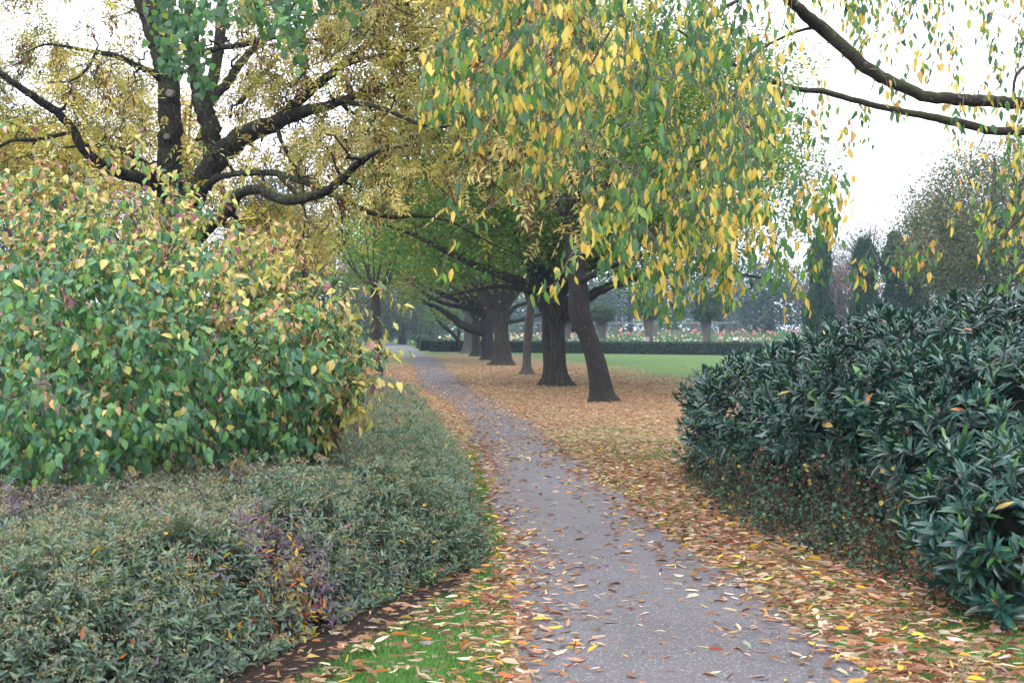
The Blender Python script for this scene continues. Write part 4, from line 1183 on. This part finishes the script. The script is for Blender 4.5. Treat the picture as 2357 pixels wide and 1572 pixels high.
# side faces get shoots at every height
low = (b < .5) & (rng.random(len(x)) < .75)
fz = np.where(low, rng.uniform(.25, 1, len(x)), 1.0)
eps = .04
gxn = (spi_h(x+eps, y, bed_left(x+eps, y)-SHF(y))-h)/eps; gyn = (spi_h(x, y+eps, bed_left(x, y+eps)-SHF(y))-h)/eps
nn = nrm(np.column_stack([-np.clip(gxn, -2, 2), -np.clip(gyn, -2, 2), np.ones(len(x))]))
tops = np.column_stack([x, y, np.maximum(h*fz, .06)])-nn*(rng.random((len(x), 1))**2*.12)
tops[:, 2] += (rng.random(len(x)) < .18)*rng.uniform(.02, .12, len(x))*(fz > .9)
sz = np.interp(y, [5, 10, 16, 25], [.052, .06, .08, .105])
# thin out with distance is given by the sampling; leaves round every shoot
m = 9
ac = Acc(); T_, D_, N_, Z_ = [], [], [], []
sd = nrm(nn+np.array([0, 0, .45])+rvec(len(x), .25))
for k in range(m):
    an = k*2.4; side = nrm(np.cross(sd, rvec(len(x))))
    T_.append(tops-sd*(k*.013*(sz/.05))[:, None]); D_.append(nrm(side*.9+sd*.45+rvec(len(x), .15))); N_.append(nrm(sd+rvec(len(x), .25))); Z_.append(sz*rng.uniform(.6, 1.15, len(x)))
T_ = np.vstack(T_); D_ = np.vstack(D_); N_ = np.vstack(N_); Z_ = np.concatenate(Z_)
q2 = T_[:, :2]
zc = vnoise(q2, 1.6, 71)+.5*vnoise(q2, 5, 72)+rng.normal(size=len(T_))*.3
pur = vnoise(q2, .9, 74)*.8+vnoise(q2, 3.1, 75)*.4+rng.normal(size=len(T_))*.25-np.clip((T_[:, 0]+1.4)*.6, -.75, 1.2)
tn = pal([(.115, .175, .135), (.14, .195, .125), (.10, .145, .12), (.15, .20, .12)], [3, 2, 2, 1], len(T_), .15)
tn = np.where((pur > .62)[:, None], pal([(.16, .115, .18), (.14, .125, .155), (.2, .11, .14)], [2, 2, 1], len(T_), .15), tn)
hot = ((zc > 1.3) | (rng.random(len(T_)) < .02)) & (rng.random(len(T_)) < .6)
tn = np.where(hot[:, None], pal([(.42, .27, .03), (.40, .15, .04), (.34, .08, .05), (.42, .33, .05)], [3, 2, 1, 2], len(T_), .12), tn)
del_ = None
scatter(ac, leaf2_tpl(.34, .25), T_, frames(D_, N_), Z_, tn)
# seed heads
sel = (rng.random(len(tops)) < .34*(.6+.5*vnoise(tops[:, :2], 2.1, 78))) & (fz > .9)
sh = tops[sel]+sd[sel]*.03
per = 30
hp = np.repeat(sh, per, 0); ss = np.repeat(sz[sel]/.05, per)[:, None]
u = nrm(rvec(len(hp)))*[1, 1, .35]; hp = hp+(u*.034+[0, 0, .022])*ss
a2 = Acc(); scatter(a2, leaf2_tpl(.8), hp, frames(nrm(rvec(len(hp))+[0, 0, .6]), rvec(len(hp))), rng.uniform(.007, .013, len(hp))*ss[:, 0], pal([(.22, .215, .14), (.17, .16, .11), (.25, .21, .15)], [3, 2, 1], len(hp), .15))
ac.build('foliage', M['leaf_soft'], sp, kind='stuff')
a2.build('seed_heads', M['leaf_soft'], sp, kind='stuff')
# woody stems at the open front edge
a3 = Acc()
f_ = np.where((b < .55) & (y < 11))[0]; f_ = rng.choice(f_, min(2200, len(f_)), replace=False)
for k in f_:
    inn = np.array([-.25, .25, 0])*rng.uniform(.2, 1.2)
    g = np.array([x[k], y[k], 0])+inn+rvec(1, .05)[0]*[1, 1, 0]; g[2] = 0
    tube(a3, rough_line(g, tops[k], 3, .06), [.004, .003, .0025, .0015], 3)
a3.build('stems', M['twig_red'], sp, kind='stuff')
# solid filler mound, its near-black colour stands for the shade within
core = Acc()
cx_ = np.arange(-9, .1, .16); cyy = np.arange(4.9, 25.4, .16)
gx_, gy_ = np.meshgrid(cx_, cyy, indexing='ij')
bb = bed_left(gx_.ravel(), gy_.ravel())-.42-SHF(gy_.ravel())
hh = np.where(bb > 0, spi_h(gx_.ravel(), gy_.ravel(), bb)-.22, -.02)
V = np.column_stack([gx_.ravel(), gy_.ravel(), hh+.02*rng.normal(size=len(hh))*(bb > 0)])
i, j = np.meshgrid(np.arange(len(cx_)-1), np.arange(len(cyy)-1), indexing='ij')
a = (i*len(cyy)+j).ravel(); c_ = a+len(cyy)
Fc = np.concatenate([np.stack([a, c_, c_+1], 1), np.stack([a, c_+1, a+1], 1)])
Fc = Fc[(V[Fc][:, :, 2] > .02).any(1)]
core.add(V, Fc); core.build('shrub_shade_fill', M['shade_core'], sp)
# leaves fallen onto the spiraea
spots = [(1207, 1078, 'pale grey'), (668, 1093, 'pale yellow'), (145, 1180, 'cream'), (165, 1170, 'white'), (905, 1293, 'pinkish grey'), (688, 1148, 'grey'), (985, 1250, 'yellow'), (262, 1180, 'orange'), (905, 935, 'orange'),
         (200, 1440, 'brown'), (95, 1450, 'dull brown'), (560, 1000, 'pinkish white'), (1665-760, 1310, 'small white'), (495, 1075, 'silvery')]
tint_of = {'pale grey': (.42, .38, .38), 'pale yellow': (.6, .52, .22), 'cream': (.6, .55, .42), 'white': (.62, .6, .56), 'pinkish grey': (.38, .30, .30), 'grey': (.3, .28, .28), 'yellow': (.6, .42, .12), 'orange': (.5, .2, .05),
           'brown': (.24, .11, .06), 'dull brown': (.2, .12, .08), 'pinkish white': (.55, .42, .4), 'small white': (.65, .6, .55), 'silvery': (.45, .43, .45)}
side_w = lambda px: 'far left' if px < 300 else ('left of centre' if px < 700 else 'by its right end')
for (px, py, cn) in spots:
    Yg = (CAMH-.60)*F/(py-HZ)
    c = P(px, py, Yg)
    a1 = Acc(); tp = leaf_tpl(.5, (.3, .68), .3, .25, (1, .85))
    scatter(a1, tp, np.array([[0., 0, 0]]), frames(nrm(np.array([[rng.normal(), rng.normal()*.5, .25]])), nrm(np.array([[rng.normal()*.3, -.5, 1]]))), np.array([.085]), np.array([tint_of[cn]]))
    o = a1.build('fallen_leaf', M['leaf_litter'], None, True, loc=(c[0], c[1]-.03, c[2]+.19))
    tag(o, f'{cn} leaf caught on top of the spiraea hedge, {side_w(px)}', 'leaf', 'leaves caught on the spiraea hedge')

# ---- laurels
LG = [(.015, .058, .048), (.020, .072, .054), (.013, .048, .042), (.045, .125, .03)]
def laurel(label, ells, n, base, seed, size, nparts, zmin=.3, group='laurel bushes', inner=.5):
    root = empty('laurel_bush', (*base, 0), label, 'bush', group)
    p, nn = shell_points(ells, n, .12, seed, zmin, .88)
    dpt = rng.random(len(p)) < .35
    p = np.where(dpt[:, None], p-nn*rng.uniform(.08, .28, (len(p), 1)), p)
    s = nrm(nn*.8+np.array([-.12, -.1, .75])+rvec(len(p), .22))
    st, sr = [], []
    ac_ = Acc()
    for k in range(22):
        c, a_ = ells[rng.integers(len(ells))]
        g = np.array([c[0]+rng.uniform(-.4, .4)*a_[0], c[1]+rng.uniform(-.4, .4)*a_[1], 0])
        e = np.asarray(c)+nrm(rvec(1))[0]*a_*.6; e[2] = max(e[2], .5)
        l_ = rough_line(g, e, 6, .04); tube(ac_, l_, np.linspace(.012, .006, 7), 5)
        st += list(l_[2:]); sr += [.009]*5
    grow(st, sr, p-s*.12, ac_, .004, .7, .06, .0, 4)
    for k in range(len(p)): tube(ac_, [p[k]-s[k]*.13, p[k]-s[k]*.05, p[k]], [.004, .003, .002], 3)
    ac_.build('stems', M['twig'], root, smooth=True, kind='stuff')
    m_l = 12
    T_, D_, N_ = [], [], []
    sz_ = []
    for k in range(m_l):
        side = nrm(np.cross(s, rvec(len(p))))
        f = k/(m_l-1)
        D_.append(nrm(side*(.35+.75*f)+s*(1.0-.55*f)+rvec(len(p), .12)))
        N_.append(nrm(s*1.0-side*.6+rvec(len(p), .15)))
        T_.append(p-s*(f*.13))
        sz_.append(size*(.7+.45*f)*rng.uniform(.8, 1.15, len(p)))
    T_ = np.vstack(T_); D_ = np.vstack(D_); N_ = np.vstack(N_); sz_ = np.concatenate(sz_)
    tint_ = pal(LG, [3, 3, 2, .8], len(T_), .16)
    y_ = rng.random(len(T_)) < .006
    tint_ = np.where(y_[:, None], pal([(.4, .28, .08), (.3, .12, .05)], [1, 1], len(T_)), tint_)
    leafy(root, M['leaf_laurel'], leaf_tpl(.30, (.3, .68), .3, .12, (.95, .9)), T_, frames(D_, N_), vary(sz_*rng.uniform(.8, 1.15, len(sz_))), tint_, nparts, 20)
    # solid filler blobs that block the view, inner shade painted near-black
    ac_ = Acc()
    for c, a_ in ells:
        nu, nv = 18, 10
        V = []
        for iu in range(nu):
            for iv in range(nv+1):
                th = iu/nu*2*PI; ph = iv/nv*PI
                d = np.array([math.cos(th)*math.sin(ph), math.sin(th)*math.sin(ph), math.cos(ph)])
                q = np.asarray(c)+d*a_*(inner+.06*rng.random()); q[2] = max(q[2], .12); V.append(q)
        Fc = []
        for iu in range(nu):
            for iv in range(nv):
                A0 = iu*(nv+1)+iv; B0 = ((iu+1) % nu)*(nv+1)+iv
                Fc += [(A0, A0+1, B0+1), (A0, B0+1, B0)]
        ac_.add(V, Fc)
    ac_.build('shrub_shade_fill', M['shade_core'], root, smooth=True, kind='stuff')
    return root
le = [(np.array([2.9, 12.2, .66]), np.array([1.1, 1.7, .76])), (np.array([3.5, 10.3, .86]), np.array([1.35, 1.6, .90])), (np.array([4.4, 9.2, .98]), np.array([1.5, 1.35, .95])), (np.array([3.55, 8.2, .74]), np.array([1.0, 1.0, .80]))]
laurel('wide dark glossy laurel bush with long narrow leaves filling the right side', le, 2700, (3.7, 10), 5, .125, 300, .14)
laurel('low near laurel shoots leaning into the lower right corner', [(np.array([2.75, 6.55, .52]), np.array([.54, .5, .48])), (np.array([3.2, 7.0, .5]), np.array([.5, .5, .5]))], 330, (2.9, 6.6), 9, .125, 200, .06, inner=.25)

# ---- scrubby undergrowth in front of the laurel
un = empty('snowberry_undergrowth', (2.1, 9.0, 0), 'twiggy undergrowth with small round leaves at the foot of the laurel', 'undergrowth')
ac = Acc(); a2 = Acc()
yy = rng.uniform(6.8, 14.2, 620)
ed = np.interp(yy, [4, 6.0, 7.1, 8.2, 8.9, 10.5, 12.9, 14.5, 16], [3.4, 2.75, 2.55, 2.2, 2.0, 1.85, 1.95, 2.6, 5])
xx = ed+rng.uniform(-.05, .75, 620)
hh = rng.uniform(.15, .75, 620)*np.clip(1+.7*vnoise(np.column_stack([xx, yy]), 2.2, 55), .25, 1.5)*np.clip((xx-ed+.25)/.6, .25, 1)
T_ = []
for k in range(620):
    g = np.array([xx[k]+rng.normal()*.08, yy[k]+rng.normal()*.1, 0]); e = np.array([xx[k]-rng.uniform(-.05, .2), yy[k]-rng.uniform(-.1, .2), hh[k]])
    l_ = rough_line(g, e, 5, .07); tube(a2, l_, np.linspace(.004, .0015, 6), 3)
    T_ += list(l_[1:])
    for s_ in range(2):
        e2 = l_[3]+rvec(1, .13)[0]; l2 = rough_line(l_[2], e2, 3, .08); tube(a2, l2, [.0025, .002, .0015, .001], 3); T_ += list(l2[1:])
T_ = np.repeat(np.array(T_), 2, 0)+rvec(len(T_)*2, .022); T_[:, 2] = np.maximum(T_[:, 2], .02)
scatter(ac, leaf_tpl(.8, (.3, .7), .1, .1, (1, .8)), T_, frames(nrm(rvec(len(T_))+[0, -.2, -.1]), nrm(np.array([-.2, -.5, .9])+rvec(len(T_), .5))), rng.uniform(.018, .042, len(T_)),
        pal([(.022, .06, .036), (.04, .10, .06), (.018, .038, .025), (.16, .05, .03), (.3, .2, .04)], [4, 4, 3, .5, .4], len(T_)))
ac.build('foliage', M['leaf_soft'], un, kind='stuff'); a2.build('stems', M['twig_red'], un, kind='stuff')

# ================================================================== weeping cherry reaching in from the right
nodes, nr = [], []
ch = empty('cherry_tree', (5.6, 9.6, 0), 'weeping cherry reaching in from the right, dark limbs and hanging yellow and green leaves', 'tree')
YC = 8.6
ac = Acc(); tube(ac, smooth_line([(5.6, 9.6, -.05), (5.55, 9.6, .6), (5.5, 9.5, 1.6), (5.3, 9.3, 2.6)], 5), smooth_line([(.26,), (.19,), (.17,), (.15,)], 5)[:, 0], 20, flute=.06); ac.build('trunk', M['bark_cherry'], ch, smooth=True)
bc = M['bark_cherry']
limb(ch, 'limb', [(2860, 420, 44, .6), (2640, 290, 34, .4), (2480, 252, 30, .2), (2357, 238, 29), (2280, 234, 28), (2215, 230, 28), (2140, 222, 27), (2065, 195, 27), (2005, 163, 29), (1945, 112, 29), (1885, 60, 30), (1840, 22, 25, -.2), (1800, -20, 22, -.3), (1730, -120, 16, -.6), (1600, -230, 10, -1), (1450, -300, 6, -1.3)], YC, bc, 14, .03, 1)
limb(ch, 'limb', [(2860, 450, 34, .6), (2640, 350, 24, .4), (2480, 310, 21, .2), (2357, 302, 20), (2270, 299, 20), (2190, 280, 20), (2100, 262, 16), (2000, 240, 14), (1900, 212, 14), (1830, 204, 12), (1760, 180, 11), (1700, 155, 9), (1640, 120, 6, -.4), (1560, 70, 4, -.8)], YC, bc, 12, .03, 2)
limb(ch, 'limb', [(1882, 62, 9), (1840, 72, 7, -.1), (1790, 92, 6, -.2), (1740, 122, 6, -.3), (1690, 160, 4, -.4), (1640, 200, 3, -.5)], YC, bc, 8, .03, 3)
limb(ch, 'limb', [(1812, 204, 10), (1775, 248, 9, -.1), (1722, 292, 9, -.3), (1690, 318, 6, -.4), (1640, 350, 4, -.6)], YC, bc, 8, .03, 4)
limb(ch, 'limb', [(1800, -60, 12, -.3), (1710, -5, 9, -.5), (1650, 32, 8, -.6), (1600, 90, 6, -.7), (1580, 160, 4, -.8)], YC, bc, 8, .03, 5)
limb(ch, 'limb', [(1720, 290, 5, -.3), (1738, 330, 4, -.3), (1745, 380, 3, -.3)], YC, bc, 6, .03, 6)
limb(ch, 'limb', [(1600, -230, 10, -1), (1420, -160, 9, -1.4), (1260, -40, 7, -1.7), (1160, 60, 5, -1.9), (1080, 170, 3.5, -2)], YC, bc, 6, .03, 7)
limb(ch, 'limb', [(1600, -230, 9, -1), (1520, -100, 8, -1.3), (1430, 30, 6, -1.6), (1360, 150, 4, -1.8)], YC, bc, 6, .03, 8)
limb(ch, 'limb', [(2620, 100, 16, .5), (2480, 120, 12, .3), (2350, 160, 8, 0), (2330, 250, 6, 0)], YC, bc, 8, .03, 9)
limb(ch, 'limb', [(2700, 330, 20, .3), (2560, 360, 14, 0), (2430, 430, 10, -.2), (2330, 520, 7, -.3), (2270, 590, 4, -.4), (2200, 640, 3, -.4)], YC, bc, 8, .03, 10)
# hanging shoots, each one a drooping line that carries leaf bunches
dense = [(1010, -60), (1760, -60), (1760, 120), (1790, 260), (1810, 400), (1800, 520), (1750, 600), (1640, 640), (1480, 620), (1340, 560), (1240, 495), (1130, 480), (1140, 380), (1050, 330), (1010, 260), (1060, 130)]
def shoots(poly, n, Y, lean, lmin, lmax, spread=.5):
    """hanging twig ends: bottom points in the polygon, each rising `length` px"""
    q = sample_poly(poly, n)
    out_ = []
    for a_ in q:
        L_ = rng.uniform(lmin, lmax); le_ = lean(a_[0])+rng.normal()*.18
        y_ = Y+rng.normal()*spread
        pts = []
        for t in np.linspace(0, 1, 7):
            pts.append(P(a_[0]+L_*(1-t)*le_*(1-.35*t)*1.0, a_[1]-L_*(1-t), y_))
        out_.append(np.array(pts))
    return out_
lean_l = lambda x: np.interp(x, [950, 1200, 1500, 1750], [.75, .45, .1, -.15])
sh = shoots(dense, 195, 6.9, lean_l, 60, 190, .55)
sh += shoots([(1380, 560), (1800, 560), (1860, 640), (1700, 730), (1500, 730), (1400, 690)], 36, 7.2, lean_l, 80, 200, .4)
sh += shoots([(1740, 0), (1850, 100), (1880, 400), (1900, 600), (1860, 720), (1790, 720), (1740, 560), (1740, 300)], 19, 7.9, lambda x: -.12, 80, 190)
sh += shoots([(1850, -40), (2400, -40), (2400, 210), (2100, 200), (1950, 130)], 54, 9.2, lambda x: .05, 50, 170, .8)
sh += shoots([(1850, 200), (2080, 240), (2080, 320), (1900, 400), (1850, 350)], 10, 9.2, lambda x: -.1, 50, 100, .5)
sh += shoots([(2170, 250), (2420, 250), (2420, 680), (2280, 690), (2150, 640), (2180, 430)], 40, 8.8, lambda x: .25, 60, 170, .7)
sh += shoots([(1890, 480), (1950, 480), (1930, 530), (1880, 640), (1850, 640)], 9, 7.6, lambda x: -.1, 40, 120, .2)
sh += shoots([(1940, 620), (2170, 600), (2150, 670), (1950, 680)], 7, 8.4, lambda x: .6, 40, 120, .2)
sh += shoots([(960, 30), (1030, 60), (1040, 300), (970, 300)], 12, 6.3, lambda x: .9, 60, 130, .2)
sh += [np.array([P(*a_, 6.2) for a_ in ((1215, 130), (1150, 250), (1090, 340), (1055, 400), (1045, 470))]),
       np.array([P(*a_, 6.4) for a_ in ((1330, 300), (1230, 400), (1130, 480), (1050, 540), (1022, 610))]),
       np.array([P(*a_, 6.3) for a_ in ((1340, 540), (1300, 620), (1275, 655), (1245, 665))])]
starts = np.array([s_[0] for s_ in sh])
bare = sample_poly(dense, 150); bare = np.array([P(a_[0], a_[1], 6.6+rng.normal()*.3) for a_ in bare])
ac = Acc(); grow(nodes, nr, np.vstack([starts, bare]), ac, .0027, .6, .06, .08, 5, maxr=.006, n=5)
for s_ in sh: tube(ac, s_+rvec(len(s_), .012), np.linspace(.0032, .0016, len(s_)), 4)
ac.build('twigs', M['twig_grey'], ch, smooth=True, kind='stuff')
T_, D_, N_, C_, Z_ = [], [], [], [], []
for s_ in sh:
    nb = rng.integers(4, 7)
    far_ = s_[0][1] > 8.2
    yel_ = rng.random()
    for t in np.linspace(.2, 1, nb):
        f_ = t*(len(s_)-1); i_ = min(int(f_), len(s_)-2); c = s_[i_]*(1-(f_-i_))+s_[i_+1]*(f_-i_)
        m_ = rng.integers(3, 7) if not far_ else rng.integers(2, 5)
        for k in range(m_):
            T_.append(c+rng.normal(size=3)*[.035, .035, .025]); D_.append(np.array([rng.normal()*.30, rng.normal()*.3, -1])); 
            N_.append(np.array([rng.normal()*.9, -1+rng.normal()*.4, .15+rng.normal()*.25])); Z_.append(rng.uniform(.046, .090))
            u_ = rng.random()
            py = HZ+(CAMH-c[2])/c[1]*F; pxx = CX+c[0]/c[1]*F
            fy = .40+.28*(yel_-.5)*2
            C_.append(1 if u_ < fy*.85 else (2 if u_ < fy*.98 and (py < 200 and pxx < 1250 or far_) else 0))
T_ = np.array(T_); D_ = nrm(np.array(D_)); N_ = nrm(np.array(N_)); Z_ = np.array(Z_); C_ = np.array(C_)
tn = pal([(.065, .155, .07), (.055, .125, .075), (.14, .24, .06), (.095, .19, .065)], [3, 2.5, 2.5, 2], len(T_), .14)
tn = np.where((C_ == 1)[:, None], pal([(.58, .42, .10), (.54, .34, .09), (.42, .40, .10)], [4, 1.5, 1.5], len(T_), .12), tn)
tn = np.where((C_ == 2)[:, None], pal([(.55, .25, .08), (.5, .3, .14)], [1, 1], len(T_), .12), tn)
leafy(ch, M['leaf_cherry'], leaf_tpl(.43, (.3, .68), .22, .12, (1, .82)), T_, frames(D_, N_), vary(Z_), tn, 300, 22)

# ================================================================== grass and fallen leaves
def lawn_mask(x, y):
    pl, pr = path_lr(y)
    return ((x < pl-.02) | (x > pr+.02)) & (bed_left(x, y) < .02) & (bed_right(x, y) < .25)
n = 210000
x = rng.uniform(-3.2, 5, n); y = 4.6+rng.random(n)**1.5*11
k = lawn_mask(x, y) & (np.abs(x/y) < .5)
near_tuft = vnoise(np.stack([x, y], -1), 1.5, 91)
k &= (rng.random(n) < np.where(x < .3, .95, np.clip(.28+.5*near_tuft, .05, .8)))
x, y = x[k], y[k]
g = Acc(); hgt = rng.uniform(.025, .06, len(x))
d = nrm(np.column_stack([rng.normal(size=len(x))*.4, rng.normal(size=len(x))*.4, np.ones(len(x))]))
blade = (np.array([(-.5, 0, 0), (.5, 0, 0), (.0, 1, .15)]), np.array([[0, 1, 2]]), np.zeros((3, 2)))
sc3 = np.column_stack([np.interp(y, [5, 15], [.005, .011]), hgt, hgt])
scatter(g, blade, np.column_stack([x, y, np.zeros(len(x))]), frames(d, rvec(len(x))), sc3, pal([(.05, .17, .03), (.075, .21, .04), (.035, .11, .025)], [2, 2, 1], len(x), .15))
tag(g.build('lawn_grass', M['grass'], kind='stuff'), 'short green grass beside the path and under the leaves', 'grass')

# weeds sprouting at the bed edges
a1 = Acc(); 
wp = []
for _ in range(46):
    y0 = rng.uniform(5.2, 7.6); e0 = np.interp(y0, [4.6, 5.2, 5.9, 6.6, 7.3, 8.0], [-2.6, -1.9, -1.2, -.85, -.55, -.2])
    c = np.array([e0+rng.uniform(-.35, .12), y0, 0])
    for _k in range(rng.integers(5, 14)): wp.append(c+rng.normal(size=3)*[.03, .03, 0]+[0, 0, rng.uniform(.01, .12)])
wp = np.array(wp)
scatter(a1, leaf_tpl(.6), wp, frames(nrm(rvec(len(wp))+[0, 0, .2]), nrm(rvec(len(wp), .4)+[0, 0, 1])), rng.uniform(.015, .03, len(wp)), pal([(.07, .17, .05), (.05, .12, .05)], [1, 1], len(wp)))
tag(a1.build('weeds', M['leaf_soft'], kind='stuff'), 'little green weeds at the edge of the dark soil', 'weeds')

# fallen leaves
lt = [leaf_tpl(.36, (.3, .68), .25, -.06, (1, .8)), leaf_tpl(.30, (.25, .7), .5, .10, (1, .9), .7), leaf_tpl(.22, (.25, .7), .6, -.15, (1, .9), 1.2), lobed_tpl(5, .2, .6)]
def litter(n, y0, y1, xr, smin, smax, boost=1.0, seed=0):
    out_ = [[], []]
    x = rng.uniform(xr[0], xr[1], n)*(rng.uniform(y0, y1, n)*0+1); y = rng.uniform(y0, y1, n)
    vis = (x/y > -.46) & (x/y < .47)
    x, y = x[vis], y[vis]
    c = coverage(x, y)*boost
    k = rng.random(len(x)) < c
    x, y = x[k], y[k]
    return x, y, rng.uniform(smin, smax, len(x)), c[k]
sets = [litter(52000, 4.7, 9.5, (-3.5, 4.4), .045, .10, 1.0), litter(70000, 9.5, 17, (-2, 7.5), .05, .095, .9), litter(150000, 17, 30, (-6, 13), .045, .08, .6), litter(90000, 30, 52, (-9, 12), .06, .11, .55)]
x = np.concatenate([s_[0] for s_ in sets]); y = np.concatenate([s_[1] for s_ in sets]); z = np.concatenate([s_[2] for s_ in sets]); cc = np.concatenate([s_[3] for s_ in sets])
N = len(x)
zz = .016+rng.random(N)*.03*cc+(lawn_mask(x, y) & (y < 14))*rng.uniform(0, .03, N)
pl, pr = path_lr(y); onp = (x > pl) & (x < pr)
zz = np.where(onp, .026+rng.random(N)*.012*cc, zz)
pos = np.column_stack([x, y, zz])
az = rng.uniform(0, 2*PI, N)
d = nrm(np.column_stack([np.cos(az), np.sin(az)*.7, rng.normal(size=N)*.09])); nn = nrm(np.column_stack([rng.normal(size=(N, 2))*.22, np.ones(N)]))
flip = rng.random(N) < .4
nn[flip] *= -1
cols_near = [(.28, .155, .095), (.17, .085, .052), (.44, .33, .23), (.50, .42, .30), (.55, .36, .05), (.46, .18, .045), (.38, .09, .04), (.30, .26, .25)]
tn = pal(cols_near, [6, 4.5, 3.0, 1.5, 1.0, .7, .25, .9], N, .2)
under = (y > 19)
tf = pal([(.29, .16, .095), (.24, .125, .075), (.37, .27, .18), (.38, .27, .11), (.17, .09, .058)], [4, 3, 3.5, 1.5, 1.5], N, .18)
tn = np.where((under & ~onp)[:, None], tf, tn)
mid = (y > 14) & ((y <= 19) | onp) & (rng.random(N) < .5)
tn = np.where(mid[:, None], tf, tn)
soilp = (bed_left(x, y) > -.03) & (y < 9) & (rng.random(N) < .8)
tn = np.where(soilp[:, None], pal([(.10, .055, .035), (.14, .08, .055), (.06, .035, .025), (.18, .14, .11)], [3, 2, 2, 1], N), tn); z = np.where(soilp, z*.7, z)
kind = rng.choice(4, N, p=[.28, .35, .355, .015])
Z3 = np.column_stack([z*rng.uniform(.45, .95, N), z, z*rng.uniform(.15, 1.25, N)])
Rm = frames(d, nn)
# the 300 that show largest are things of their own
score = z/y
inview = (np.abs(pix(pos)[:, 0]-CX) < 1160) & (pix(pos)[:, 1] < 1560) & ((bed_left(x, y) < .0) & (bed_right(x, y) < .1))
cand = np.where(inview & (kind != 2))[0]
topn = cand[np.argsort(-(score[cand]+onp[cand]*.004))][:300]
keep = np.ones(N, bool); keep[topn] = False
ac = Acc()
for k in range(4):
    s_ = keep & (kind == k)
    if k in (0, 1): 
        fr = s_ & (y > 20)
        scatter(ac, leaf2_tpl(.5, .3), pos[fr], Rm[fr], Z3[fr], tn[fr]); s_ = s_ & (y <= 20)
    elif k >= 2:
        fr = s_ & (y > 17); scatter(ac, leaf2_tpl(.4, .4), pos[fr], Rm[fr], Z3[fr], tn[fr]); s_ = s_ & (y <= 17)
    scatter(ac, lt[k], pos[s_], Rm[s_], Z3[s_], tn[s_])
tag(ac.build('leaf_litter', M['leaf_litter'], kind='stuff'), 'carpet of fallen brown, orange and cream leaves along the path and under the trees', 'fallen leaves')
names = {0: 'brown', 1: 'pale cream', 2: 'yellow', 3: 'orange', 4: 'grey-brown'}
def cname(c):
    r_, g_, b_c = c
    if r_ < .28: return 'dry brown'
    if g_ < .23: return 'orange'
    if b_c < .12: return 'golden yellow'
    return 'pale cream'
for k in range(4):
    ids = topn[kind[topn] == k]
    for o, i_ in zip(add_leaf_parts(None, (0, 0, 0), M['leaf_litter'], lt[k], pos, Rm, Z3, tn, ids, 'fallen_leaf', 10), ids) if len(ids) else ():
        c = o.data.attributes['tint'].data[0].color
        fx = (x[i_]-pl[i_])/(pr[i_]-pl[i_])
        along = 'nearest stretch' if y[i_] < 6.2 else ('a few steps ahead' if y[i_] < 7.6 else 'farther up')
        shape = {0: 'flat', 1: 'curled', 2: 'rolled', 3: 'lobed'}[k]
        spot = ('near the left edge of the path' if fx < .33 else ('in the middle of the path' if fx < .66 else 'near the right edge of the path')) if onp[i_] else ('on the grass left of the path' if x[i_] < .5 else 'in the litter right of the path')
        where = 'on the grey path' if onp[i_] else ('on the grass left of the path' if x[i_] < .5 else 'in the litter right of the path')
        tag(o, f'{cname(c[:3])} {shape} leaf {spot}, {along}', 'leaf', 'fallen leaves '+where)
print('TRIS', sum(len(o.data.polygons) for o in S.objects if o.type == 'MESH'), 'OBJ', len(S.objects))
